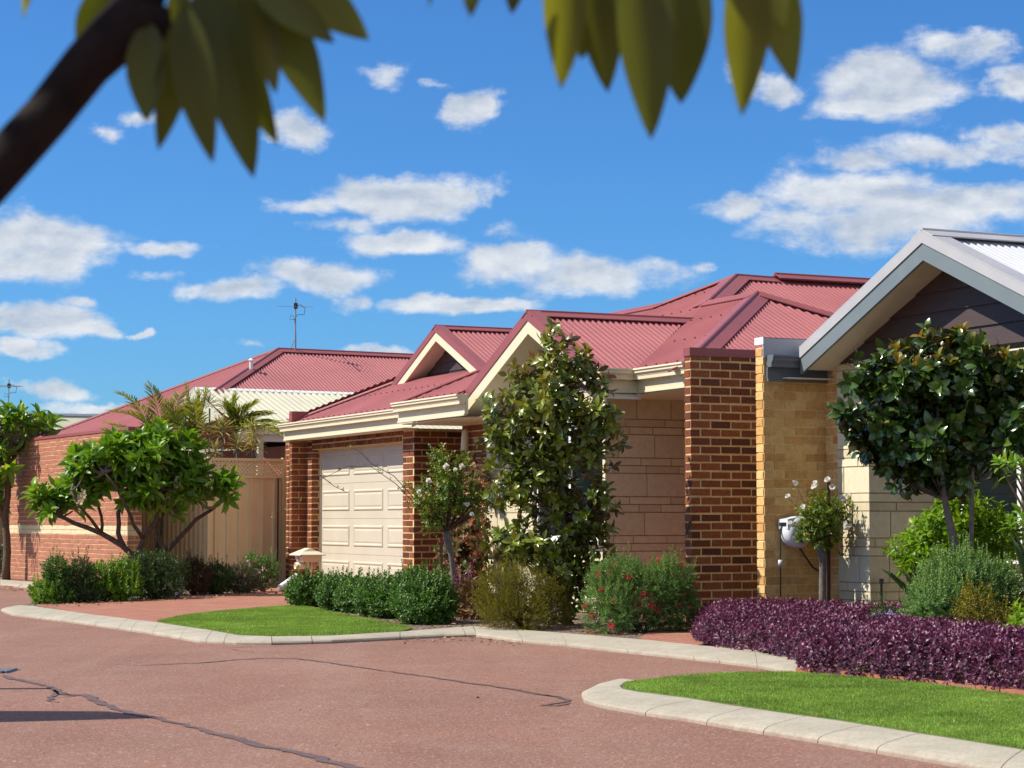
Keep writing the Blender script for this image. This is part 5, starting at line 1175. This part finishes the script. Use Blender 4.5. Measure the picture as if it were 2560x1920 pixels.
# -- glossy magnolias
def magnolia(label, Y, blobs, n, mat, trunk, name='magnolia_tree', L=.115, Wd=.05, k=8, seed=1, stake=None, up=.35, depth=.8, shoots=0):
    base = Vector(trunk[0]); t = thing(name, label, 'tree', tuple(base))
    B_ = pxblobs(blobs, Y, depth, .12); Pn, Dn = blobpts(B_, n, .75, seed, .22, up, 3.5, .16)
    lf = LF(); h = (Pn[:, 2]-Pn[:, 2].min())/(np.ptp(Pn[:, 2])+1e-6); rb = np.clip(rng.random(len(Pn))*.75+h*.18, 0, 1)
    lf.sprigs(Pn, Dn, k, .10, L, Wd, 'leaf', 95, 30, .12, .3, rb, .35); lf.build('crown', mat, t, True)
    if shoots:
        i = np.argsort(-(Pn[:, 2]-.35*np.abs(Pn[:, 0]-Pn[:, 0].mean())))[:shoots*3]; i = rng.choice(i, shoots, replace=False); j = rng.choice(len(Pn), shoots//2, replace=False); i = np.concatenate([i, j])
        c0 = np.array([tuple(sum((Vector(b_[0]) for b_ in B_), Vector())/len(B_))]); pp = Pn[i]+unit(Pn[i]-c0)*.05; sh_ = LF(); dd = Dn[i]*.5+np.array([-.1, -.2, .9])
        sh_.sprigs(pp, dd, 7, .07, L*.92, Wd, 'obov', 70, 15, 0, .25, None, .6); tag(sh_.build('new_shoots', 'leaf_shoot', t), kind='stuff')
    mb = MB(); mb.tube(trunk, [.045-.03*i/(len(trunk)-1) for i in range(len(trunk))], 9); tr = mb.build('trunk', 'bark_grey', t, True)
    mb = MB(); pts = [Vector(p) for p in trunk]
    for i in rng.choice(len(Pn), 90, replace=False):
        q = Vector(Pn[i]); s_ = min(pts, key=lambda p: (p-q).length+ (0 if p.z < q.z else .5)); mid = s_.lerp(q, .5)+Vector((0, 0, -.05)); mb.tube([s_, mid, q], [.013, .008, .004], 5)
    mb.build('limb', 'bark_brown', t)
    if stake: mb = MB(); mb.tube(stake, .02, 7); mb.build('stem', 'bark_grey', t, True)
    return t
magnolia('tall conical glossy leaved magnolia in front of the large red gable', 20.4,
  [(1390, 856, 20, 36), (1388, 900, 34, 34), (1394, 940, 62, 42), (1310, 955, 44, 36), (1452, 935, 40, 44), (1488, 968, 22, 24), (1375, 1005, 112, 48), (1280, 1040, 78, 50), (1500, 1050, 60, 48), (1245, 1095, 44, 34), (1390, 1090, 110, 60),
   (1545, 1085, 22, 30), (1270, 1140, 66, 55), (1500, 1150, 44, 48), (1360, 1170, 80, 50), (1300, 1215, 80, 50), (1420, 1235, 60, 40), (1515, 1250, 42, 44), (1480, 1275, 50, 30), (1380, 1290, 95, 50), (1275, 1360, 66, 44), (1350, 1370, 80, 46), (1450, 1340, 60, 46), (1400, 1430, 66, 50), (1480, 1395, 40, 34), (1410, 1500, 48, 50), (1440, 1450, 46, 40)],
  700, 'leaf_magnolia', [G(1415, 1560), P(1412, 1450, 20.4), P(1408, 1300, 20.4), P(1400, 1150, 20.4), P(1398, 1000, 20.4), P(1390, 880, 20.4)], seed=31, L=.105, Wd=.05, shoots=26)
magnolia('broad round crowned magnolia with dark leaves and rusty shoots at the right', 17.2,
  [(2340, 862, 24, 28), (2252, 888, 40, 28), (2410, 884, 40, 34), (2470, 905, 50, 34), (2540, 925, 40, 34), (2130, 950, 16, 28), (2190, 975, 34, 34), (2262, 960, 80, 50), (2390, 965, 90, 54), (2490, 985, 74, 54), (2125, 1045, 22, 34), (2205, 1055, 64, 50), (2320, 1060, 96, 60), (2440, 1075, 96, 60),
   (2155, 1110, 36, 34), (2240, 1125, 76, 44), (2350, 1140, 86, 44), (2455, 1130, 66, 44), (2210, 1165, 40, 22), (2300, 1180, 60, 26), (2395, 1190, 56, 26), (2540, 1080, 44, 60), (2262, 1215, 18, 12), (2600, 1000, 50, 70)],
  600, 'leaf_magnolia_dark', [G(2410, 1600), P(2400, 1420, 17.1), P(2378, 1320, 17.1), P(2362, 1250, 17.1), P(2352, 1130, 17.1), P(2340, 980, 17.2)], L=.12, Wd=.066, k=9, seed=32, shoots=34,
  stake=[G(2432, 1600), P(2428, 1400, 17.0), P(2430, 1180, 17.1), P(2425, 1060, 17.2)])

# -- frangipani trees
def frangipani(label, Y, base, limbs, blobs, n, seed, L=.245, Wd=.078, flowers=8, fmat='petal_cream', name='frangipani_tree', r=.045):
    t = thing(name, label, 'tree', tuple(base))
    mb = MB()
    for lst, r0, r1 in limbs:
        pts = [Vector(p) for p in lst]; sm = []
        for i in range(len(pts)-1): sm += [pts[i], pts[i].lerp(pts[i+1], .5)+Vector((random.uniform(-.015, .015), 0, random.uniform(-.01, .01)))]
        sm.append(pts[-1]); mb.tube(sm, [r0+(r1-r0)*i/(len(sm)-1) for i in range(len(sm))], 8)
    tr = mb.build('trunk', 'bark_brown', t, True)
    Pn, Dn = blobpts(pxblobs(blobs, Y, .9, .25), n, .8, seed, .2, .9, 3); lf = LF()
    lf.sprigs(Pn, Dn, 12, .10, L, Wd, 'frang', 80, 22, .05, .22, None, .5); lf.build('crown', 'leaf_frangipani', t, True)
    mb = MB(); ends = [Vector(l[0][-1]) for l in limbs]+[Vector(l[0][-2]) for l in limbs]
    for p in Pn: q = Vector(p); e = min(ends, key=lambda a: (a-q).length); mb.tube([e, e.lerp(q, .5)-Z*.05, q], [.018, .015, .012], 5)
    mb.build('limb', 'bark_grey', t)
    i = rng.choice(len(Pn), flowers, replace=False); fl = LF()
    vis = np.where(Dn[:, 1] < .3)[0]; i = rng.choice(vis, flowers, replace=False)
    for q in i:
        fl = LF(); pp = Pn[q]+Dn[q]*.16+rng.normal(size=(9, 3))*.034+np.array([-.04, -.14, .02]); fl.sprigs(pp, np.tile(Dn[q]+np.array([-.3, -.9, .3]), (9, 1)), 5, .008, .048, .032, 'obov', 75, 62, 0, .1); fl.build('flower_cluster', fmat, t)
    return t
z1 = lambda x, y: (x*.422, 860+y*.422)
def L1_(lst, Y): return [P(*z1(x, y), Y+d) for x, y, *r_ in lst for d in [(r_[0] if r_ else 0)]]
FY = 28.2
fb = P(340, 1400, FY); fb.z = .1; fb2 = P(414, 1390, FY+.3); fb2.z = .1
limbs = [([fb]+L1_([(800, 1270), (725, 1195), (600, 1122), (440, 1062), (330, 1010), (260, 975)], FY), .050, .020),
         (L1_([(735, 1200), (700, 1120), (700, 1000), (740, 880), (800, 780), (830, 690)], FY), .038, .018),
         (L1_([(600, 1122), (600, 1020), (560, 900, .2), (520, 800, .3)], FY), .024, .016), (L1_([(600, 1122), (540, 1040, -.2), (470, 960, -.4), (420, 870, -.4)], FY), .026, .016),
         ([fb]+L1_([(815, 1270), (850, 1155), (920, 1055), (960, 950), (1000, 840), (1010, 740)], FY), .048, .016),
         (L1_([(850, 1155), (790, 1070, -.2), (745, 960, -.3), (690, 850, -.4), (620, 760, -.4)], FY), .030, .016),
         ([fb2]+L1_([(985, 1230), (935, 1130), (935, 1050), (1000, 950), (1060, 870), (1130, 780)], FY+.3), .040, .016),
         (L1_([(985, 1230), (1080, 1130), (1160, 1040), (1270, 970), (1330, 900)], FY+.3), .038, .018)]
frangipani('wide low frangipani with cream flowers between the brick wall and the tan gate', FY, fb, limbs,
  [(118, 1262, 30, 22), (140, 1285, 30, 16), (150, 1240, 34, 24), (185, 1225, 40, 34), (225, 1165, 40, 34), (270, 1140, 46, 30), (330, 1118, 60, 26), (400, 1120, 56, 26), (455, 1140, 34, 30), (250, 1200, 50, 30), (320, 1180, 50, 30), (390, 1190, 50, 34), (465, 1195, 36, 34),
   (360, 1250, 30, 22), (425, 1285, 28, 18), (480, 1250, 30, 26), (570, 1225, 34, 20), (350, 1150, 70, 30), (440, 1225, 40, 26), (230, 1235, 50, 24), (300, 1232, 56, 24), (370, 1228, 56, 24), (150, 1275, 40, 20), (300, 1150, 70, 34), (420, 1165, 60, 30), (500, 1215, 30, 26), (240, 1185, 56, 30)], 215, 41, flowers=4)
LY = 35.4; lb_ = P(16, 1438, LY); lb_.z = .09
frangipani('tall frangipani with pink flowers at the left end of the brick wall', LY, lb_,
  [([lb_, P(18, 1380, LY), P(12, 1300, LY), P(20, 1240, LY), P(18, 1170, LY), P(30, 1100, LY)], .075, .04), ([P(18, 1170, LY), P(60, 1110, LY+.3), P(100, 1080, LY+.4)], .04, .02), ([P(12, 1300, LY), P(-30, 1200, LY), P(-60, 1120, LY)], .05, .03)],
  [(20, 1060, 44, 26), (70, 1065, 40, 22), (118, 1078, 30, 18), (20, 1100, 50, 26), (60, 1095, 40, 16), (-40, 1080, 60, 50), (12, 1150, 18, 30), (8, 1250, 20, 30), (-30, 1200, 40, 60), (-100, 1120, 60, 70)], 66, 42, L=.27, Wd=.085, flowers=6, fmat='petal_pink')
bush('dark hedge behind the frangipani trunk at the far left edge', 'hedge', [cen(-20, 1420, 38, 55, 38), cen(-70, 1410, 50, 60, 38)], 500, 'leaf_hedge_dark', 8, .08, .06, .03, seed=44, name='hedge')

# -- palms and dracaenas behind the fence
def palm(label, base, fronds, name='palm_tree', mat='leaf_palm', LL=.34):
    t = thing(name, label, 'palm', tuple(base)); lf = LF(); mb = MB(); top = fronds[0][0]
    mb.tube([base, Vector(base).lerp(Vector(top), .5)+Vector((.03, 0, 0)), top], [.05, .04, .03], 8); mb.build('trunk', 'bark_grey', t, True)
    mr = MB(); P0 = []; D0_ = []; N0 = []; Ls = []
    for a, c_, e in fronds:
        a, c_, e = Vector(a), Vector(c_), Vector(e); pts = [a.lerp(c_, q).lerp(c_.lerp(e, q), q) for q in [i/22 for i in range(23)]]
        mr.tube(pts, [.012-.009*i/22 for i in range(23)], 5)
        for i in range(3, 23):
            d = (pts[i]-pts[i-1]).normalized(); side = d.cross(Z).normalized(); upv = side.cross(d)
            for sg in (-1, 1):
                for o_ in (0, .5):
                    p = pts[i-1].lerp(pts[i], o_); dv = d*.75+side*sg*.75+upv*random.uniform(.05, .35)+Vector((random.uniform(-.12, .12),)*3)
                    P0.append(p); D0_.append(dv); N0.append(upv); Ls.append(LL*(1-.5*abs(i-9)/14)*random.uniform(.8, 1.1))
    lf.add(np.array(P0), np.array(D0_), np.array(N0), np.array(Ls), np.full(len(Ls), .022), 'strap'); lf.build('frond', mat, t); mr.build('frond_stalk', 'leaf_olive', t)
    return t
z7 = lambda x, y: (420+x/6.913, 960+y/6.913)
PY = 33.6
def q7(x, y, dy=0): return P(*z7(x, y), PY+dy)
b1 = P(480, 1200, PY); b1.z = .1
palm('feathery yellow green palm with upright fronds behind the frangipani', b1, [(q7(450, 1000), q7(350, 500), q7(300, 60)), (q7(450, 1000), q7(520, 500), q7(500, 160)), (q7(450, 1000), q7(600, 500), q7(680, 120)), (q7(450, 1000), q7(200, 700, -.3), q7(-60, 330, -.4)),
     (q7(450, 1000), q7(250, 900, .3), q7(-150, 760, .4)), (q7(450, 1000), q7(500, 700, -.3), q7(420, 330, -.5))])
b2 = P(392, 1200, PY-.4); b2.z = .1
cp_ = P(405, 1140, PY-.4)
palm('arching green palm leaning left over the end of the brick wall', b2, [(cp_, P(380, 1030, PY-.4), P(280, 1030, PY-.8)), (cp_, P(340, 1060, PY-.6), P(245, 1095, PY-1)), (cp_, P(400, 1010, PY), P(372, 965, PY)), (cp_, P(360, 1010, PY), P(300, 985, PY+.2)), (cp_, P(430, 1040, PY), P(450, 990, PY+.2)), (cp_, P(380, 1080, PY-.6), P(330, 1130, PY-.8)),
     (cp_, P(350, 1080, PY-.3), P(270, 1060, PY-.2)), (cp_, P(430, 1080, PY-.3), P(470, 1060, PY-.2))])
b3 = P(590, 1200, PY); b3.z = .1
palm('palm with long arching fronds beside the garage corner, in front of the cream patio roof', b3, [(q7(1180, 850), q7(1220, 560), q7(1500, 360)), (q7(1180, 850), q7(1330, 560), q7(1750, 540)), (q7(1180, 850), q7(1350, 600), q7(1950, 720, -.4)), (q7(1180, 850), q7(1100, 560), q7(1180, 260)), (q7(1180, 850), q7(1050, 600), q7(1020, 420)), (q7(1180, 850), q7(1500, 660, -.5), q7(1960, 900, -.7))], LL=.42)
def dracaena(label, heads, Y):
    hs = [P(*z7(x, y), Y) for x, y in heads]; b_ = P(*z7(heads[0][0], 1500), Y); b_.z = .1
    t = thing('dracaena', label, 'plant', tuple(b_)); lf = LF(); mb = MB()
    for h in hs:
        g_ = Vector((b_.x*.5+h.x*.5, h.y, .1)); mb.tube([g_, g_.lerp(h, .5), h-Z*.02], [.022, .018, .014], 7)
    mb.build('stem', 'bark_grey', t, True)
    Pn = np.array([tuple(h) for h in hs]); Dn = np.tile([0, 0, 1.], (len(hs), 1))+rng.normal(size=(len(hs), 3))*.15
    lf.sprigs(Pn, Dn, 46, .12, .25, .018, 'strap', 105, 12, .05, .2, None, .8); lf.build('leaves', 'leaf_dracaena', t)
for lab, hd_l, dy in (('dracaena with two tall spiky heads rising highest above the lattice', [(720, 400), (960, 480)], -.1), ('dracaena clump with three straw coloured spiky heads in the middle above the lattice', [(650, 860), (840, 840), (960, 900)], -.4),
                  ('dracaena with a spiky head just over the left end of the lattice', [(530, 1200), (800, 1240)], -.6), ('dracaena with three spiky heads over the right half of the lattice', [(1190, 1130), (1460, 1140), (1530, 960)], -.5)):
    dracaena(lab, hd_l, PY+dy)

# -- standard roses
def rose(label, Y, trunk, blobs, n, canes, flowers, seed, stake=None, L=.038, r=.028, fl=None):
    t = thing('rose_bush', label, 'rose', tuple(trunk[0])); mb = MB(); mb.tube(trunk, [r, r*.95, r*.9, r*1.25, r*1.1][:len(trunk)], 9); mb.build('trunk', 'bark_grey', t, True)
    Pn, Dn = blobpts(pxblobs(blobs, Y, .85, .1), n, .8, seed, .25, .45, 4); lf = LF(); lf.sprigs(Pn, Dn, 8, .08, L, L*.6, 'leaf', 85, 30, .08, .3)
    mb = MB(); top = Vector(trunk[-1])
    for i in rng.choice(len(Pn), 45, replace=False): q = Vector(Pn[i]); mb.tube([top, top.lerp(q, .5)-Z*.03, q], [.010, .006, .003], 5)
    for c_ in canes:
        mb.tube(c_, [.006-.0045*i/(len(c_)-1) for i in range(len(c_))], 5)
        cc = [Vector(p) for p in c_]; sp = []
        for i in range(len(cc)-1):
            for k_ in range(2): sp.append(tuple(cc[i].lerp(cc[i+1], (k_+.5)/2)))
        sp = np.array(sp); lf.sprigs(sp, rng.normal(size=(len(sp), 3))+np.array([0, 0, .5]), 4, .03, L*.8, L*.4, 'leaf', 80, 40)
    lf.build('foliage', 'leaf_rose', t); mb.build('cane', 'bark_brown', t)
    fp = [P(x, y, Y-.22) for x, y in flowers]
    blooms(t, fp, [Vector((random.uniform(-.8, .2), -.7, random.uniform(.1, .8))) for _ in fp], 'petal_white', [(6, 88, 70, .006), (6, 60, 40, .01), (5, 30, 12, .012)], .030, .030)
    if stake: mb = MB(); mb.box(stake[0], (.035, .004, 0), (0, .03, 0), Vector(stake[1])-Vector(stake[0])); mb.build('stake', 'stake', t)
    return t
z5 = lambda x, y: (1880+x/4.367, 1180+y/4.367)
RY = 19.8
def r5(x, y, dy=0): return P(*z5(x, y), RY+dy)
tb_ = r5(775, 1450); tb_.z = .1
rose('standard rose with cream flowers on a thick grey stem beside the hose reel', RY, [tb_, r5(772, 1300), r5(775, 1000), r5(765, 850), r5(740, 760)],
     [(2045, 1298, 50, 30), (2088, 1290, 36, 34), (2030, 1330, 36, 22), (2075, 1335, 44, 28), (2062, 1270, 44, 24), (2070, 1362, 22, 16)], 300,
     [[r5(740, 760), r5(600, 400), r5(470, 130)], [r5(740, 760), r5(560, 450), r5(400, 290)], [r5(740, 760), r5(700, 400), r5(700, 170)], [r5(740, 760), r5(560, 640), r5(430, 570)]],
     [z5(700, 130), z5(680, 160), z5(825, 95), z5(390, 275), z5(420, 560), z5(880, 170), z5(1045, 265), z5(1000, 290), z5(565, 385), z5(1040, 600), z5(1030, 560), z5(470, 120)], 51,
     stake=(Vector((r5(828, 1450).x-.0, r5(828, 1450).y+.06, .1)), Vector((r5(828, 100).x, r5(828, 100).y+.06, r5(828, 100).z))), r=.040)
z2 = lambda x, y: (1020+x/3.95, 1120+y/3.95)
QY = 23.6
def r2(x, y, dy=0): return P(*z2(x, y), QY+dy)
tb_ = r2(455, 1300); tb_.z = .1
rose('large standard rose with white blooms beside the garage pier', QY, [tb_, r2(450, 1250), r2(425, 1050), r2(390, 900), r2(380, 820)],
     [(1100, 1165, 36, 30), (1130, 1185, 44, 34), (1065, 1230, 44, 26), (1060, 1262, 40, 26), (1120, 1235, 60, 40), (1170, 1230, 52, 34), (1215, 1245, 44, 26), (1140, 1270, 56, 26), (1085, 1300, 34, 24), (1190, 1265, 40, 22), (1100, 1140, 22, 16), (1155, 1150, 24, 18), (1080, 1320, 20, 20)], 560,
     [[r2(380, 820), r2(0, 480), P(990, 1210, QY), P(930, 1168, QY-.1), P(870, 1165, QY-.1), P(800, 1200, QY-.1), P(740, 1265, QY-.1), P(655, 1296, QY-.1)],
      [r2(300, 760), P(985, 1190, QY), P(930, 1160, QY), P(895, 1125, QY), P(870, 1118, QY)], [P(800, 1188, QY-.1), P(835, 1215, QY-.1), P(868, 1232, QY-.1)], [r2(500, 760), r2(640, 300), r2(620, 160), r2(540, 60)], [r2(450, 750), r2(800, 600), r2(980, 500)]],
     [z2(395, 190), z2(470, 215), z2(380, 180), z2(208, 332), z2(110, 435), z2(585, 560), z2(530, 185), z2(630, 660)], 52, L=.04, r=.036)
bush('pink and green leaved climbing plant on the porch pier behind the rose', 'climber', [cen(1150, 1340, 30, 60, 24.9), cen(1180, 1330, 34, 70, 24.9), cen(1130, 1400, 26, 60, 24.8), cen(1185, 1410, 34, 60, 24.9), cen(1200, 1200, 18, 30, 25.2), cen(1175, 1460, 30, 40, 24.6)], 420, 'leaf_pinkish', 7, .08, .075, .045, 'leaf', 85, 40, .7, .25, .2, name='climbing_plant', seed=53)
# metal stake by the rose
q = P(1101, 1300, 24.3); q.z = .1; mb = MB(); mb.box(q, (.03, 0, 0), (0, .03, 0), Z*(P(1101, 1345, 24.3).z-.1)); tag(mb.build('garden_stake', 'stake'), 'plain dark stake standing left of the large rose trunk', 'stake')
# -- strappy plants at the right
def strap(label, base_px, tips, Y, wd=.055, mat='leaf_hedge_dark', name='strap_leaf_plant'):
    b_ = P(*base_px, Y); t = thing(name, label, 'plant', (b_.x, b_.y, .1)); lf = LF()
    Pn = np.array([tuple(b_)]*len(tips)); E = np.array([tuple(P(x, y, Y+random.uniform(-.1, .1))) for x, y in tips]); D = E-Pn; L = np.linalg.norm(D, axis=1)
    lf.add(Pn, D, np.tile([.3, -1, .3], (len(tips), 1)), L, np.full(len(tips), wd), 'strap'); lf.build('leaf', mat, t); return t
strap('dark sword shaped leaves between the limestone pier and the grey green bush', (2285, 1500), [(2212, 1420), (2262, 1418), (2300, 1440), (2240, 1450)], 17.4)
strap('tall dark strap leaves under the window at the right edge', (2565, 1480), [(2535, 1335), (2556, 1345), (2580, 1330), (2600, 1350)], 16.6, .07)
def rosettes(label, pts, Y, mat, L, Wd, base, name='shrub', k=11):
    t = thing(name, label, 'shrub', tuple(base)); Pn = np.array([tuple(P(x, y, Y+dy)) for x, y, dy in pts]); lf = LF()
    Dn = np.tile([-.35, -.1, .8], (len(Pn), 1))+rng.normal(size=(len(Pn), 3))*.25; lf.sprigs(Pn, Dn, k, .08, L, Wd, 'leaf', 95, 30, .15, .25); lf.build('foliage', mat, t)
    mb = MB(); b_ = Vector(base)
    for p in Pn: q = Vector(p); mb.tube([b_, b_.lerp(q, .6)+Vector((.1, 0, 0)), q], [.02, .012, .006], 6)
    mb.build('stem', 'bark_brown', t); return t
bs1 = P(2680, 1600, 14.6); bs1.z = .1
rosettes('bright green leafy branch reaching in from the right edge before the window', [(2505, 1172, 0), (2530, 1190, .1), (2552, 1160, 0), (2560, 1200, .1), (2530, 1165, .2), (2580, 1180, 0), (2600, 1150, .1), (2640, 1200, 0), (2620, 1230, .2)], 14.6, 'leaf_lime', .10, .034, bs1)
bs2 = P(2620, 1560, 15.8); bs2.z = .1
rosettes('green pointed leaf rosettes at the right edge in front of the window sill', [(2530, 1325, 0), (2560, 1310, .1), (2590, 1340, 0)], 15.8, 'leaf_frangipani', .13, .04, bs2, k=10)

# ================================================================== FOREGROUND TREE (near the camera)
NY = 1.9
nt = thing('frangipani_tree', 'out of focus frangipani branch and dark leaves hanging into the top of the view', 'tree', (-1.9, 2.6, 0))
def zb_(x, y, dy=0): return P(x*.4521, y*.4521, NY+dy)
def zr_(x, y, dy=0): return P(1060+x*.4521, y*.4521, NY+dy)
mb = MB(); fork = Vector((-1.25, 2.15, 1.0))
mb.tube([(-1.9, 2.6, -.1), (-1.75, 2.5, .45), fork], [.085, .07, .05], 12)
mb.tube([fork, (-.85, 2.0, 1.15), zb_(-250, 1180), zb_(0, 925), zb_(260, 640), zb_(480, 360), zb_(640, 200), zb_(760, 90), zb_(840, 150), zb_(900, 230)], [.045, .034, .026, .0235, .0225, .0235, .026, .030, .024, .012], 14)
mb.tube([zb_(740, 110), zb_(800, -100), zb_(900, -320), zb_(1400, -560, .1), zr_(600, -620, .1), zr_(1300, -520), zr_(1900, -480)], [.026, .022, .020, .019, .018, .017, .014], 12)
mb.tube([fork, (-1.3, 2.3, 1.6), (-.95, 2.3, 2.1), (-.5, 2.2, 2.4)], [.05, .035, .028, .02], 10)
mb.tube([(-1.3, 2.3, 1.6), (-1.6, 2.1, 2.0), (-1.7, 1.9, 2.4)], [.03, .025, .02], 10)
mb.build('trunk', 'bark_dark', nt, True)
def near_leaf(lf, a, b_, w, tw=0.0, r=None, bend=0):
    a = Vector(a); b_ = Vector(b_); D = b_-a; L = D.length
    N = Vector((tw, -1, .15+tw*.3)); lf.add(np.array([tuple(a)]), np.array([tuple(D)]), np.array([tuple(N)]), L, w, 'near', r)
# smooth detailed leaf template
nu = 14; tv = []; 
for i in range(nu+1):
    u_ = i/nu; hw_ = .5*math.sin(PI*min(1, u_**.85)**1.0)**.75*(1.0 if u_ < .6 else 1.0-(u_-.6)*.35) if 0 < u_ < 1 else 0.0
    zz = -.10*u_**2
    tv += [(u_, -hw_, zz+.05*hw_*2), (u_, -hw_*.5, zz+.012), (u_, 0, zz), (u_, hw_*.5, zz+.012), (u_, hw_, zz+.05*hw_*2)]
tq = [(i*5+k, i*5+k+1, (i+1)*5+k+1, (i+1)*5+k) for i in range(nu) for k in range(4)]
TPL['near'] = (np.array(tv), [(0, 1, 2)], tq)
pxw = lambda w, Y=NY: w*.4521/F*Y
def nearset(name, lst, conv):
    for a, b_, w, tw, dy in lst:
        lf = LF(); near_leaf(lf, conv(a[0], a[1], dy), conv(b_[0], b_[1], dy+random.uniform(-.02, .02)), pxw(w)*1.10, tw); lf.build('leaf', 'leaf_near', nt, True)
nearset('leaf', [((620, -100), (425, 300), 190, .3, .05), ((820, 120), (797, 660), 205, -.1, -.02), ((1010, 60), (893, 835), 180, .5, -.03), ((1020, 20), (1150, 890), 215, -.2, -.05), ((1120, -160), (1405, 965), 290, .1, .0), ((1180, -60), (1500, 800), 230, -.4, .03),
   ((1330, -140), (1545, 495), 190, .4, .02), ((1440, -120), (1802, 658), 235, .1, .04), ((1380, -140), (1835, 222), 200, -.2, .0), ((1500, -170), (2047, 192), 270, .2, .03), ((980, -80), (1060, 620), 200, .2, .03), ((1250, -200), (1330, 420), 250, 0, .06), ((1500, -300), (1600, 180), 260, .1, .07), ((700, -250), (880, 200), 200, -.2, .08),
   ((150, -420), (160, 98), 110, 1.2, .1)], zb_)
nearset('leaf', [((250, -420), (272, 85), 170, .3, 0), ((560, -380), (470, 75), 170, -.3, .03), ((760, -340), (785, 480), 235, .3, 0), ((960, -300), (1005, 505), 250, -.2, .03), ((880, -300), (880, 320), 240, .1, .06), ((1180, -280), (1275, 750), 290, .1, -.03), ((1100, -320), (1140, 330), 280, -.2, .06), ((1420, -300), (1420, 565), 330, -.1, .02), ((1350, -300), (1500, 330), 280, .3, .07),
   ((1780, -300), (1782, 628), 250, .15, 0), ((1900, -280), (2035, 440), 240, -.3, .03), ((1700, -300), (1860, 300), 250, .2, .06), ((600, -380), (690, 20), 150, .2, .05), ((20, -420), (60, 20), 90, 1.0, .05)], zr_)
# the rest of the crown, unseen above and left, added to shade the near leaves
cr_ = LF(); blobs = [((-1.15, 2.5, 2.35), (.8, .7, .45)), ((-.2, 2.3, 2.45), (.8, .6, .35)), ((-1.9, 2.3, 2.1), (.6, .7, .6)), ((-.6, 2.4, 2.15), (.35, .5, .2)), ((.5, 2.2, 2.45), (.6, .5, .3))]
Pn, Dn = blobpts(blobs, 84, .9, 61, .2, .7, 3)
kk = (Pn[:, 2] - CAMZ)/np.maximum(Pn[:, 1], .1); ok = (kk > .43) | (Pn[:, 0]/Pn[:, 1] < -.46); Pn = Pn[ok]; Dn = Dn[ok]
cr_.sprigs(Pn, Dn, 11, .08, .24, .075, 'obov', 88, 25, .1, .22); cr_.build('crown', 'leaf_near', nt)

# ================================================================== off-frame porch that throws the corner shadow on the road
sh = [(-1.95, 11.25), (-2.37, 11.64), (-2.95, 11.66), (-9.5, 11.9), (-9.5, 9.3), (-2.76, 11.02)]
hh = 2.7; k_ = hh/math.tan(SUN_EL); ox, oy = math.sin(SUN_AZ)*k_, math.cos(SUN_AZ)*k_
pr_ = thing('porch_roof', 'flat porch roof just outside the left of the view, throwing the dark wedge on the road', 'porch', (-8, 13, 0))
mb = MB(); pts = [Vector((x+ox, y+oy, hh)) for x, y in sh]; mb.face([p-Z*.0 for p in pts]); mb.face([p+Z*.12 for p in pts][::-1])
for i in range(len(pts)): a, b_ = pts[i], pts[(i+1) % len(pts)]; mb.face([a, b_, b_+Z*.12, a+Z*.12])
mb.build('roof_slab', 'roof_grey', pr_)
for x, y in ((-5.6, 13.0), (-9.5, 12.6)): mb = MB(); mb.box((x, y, 0), (.1, 0, 0), (0, .1, 0), (0, 0, hh)); mb.build('post', 'cream_paint', pr_)
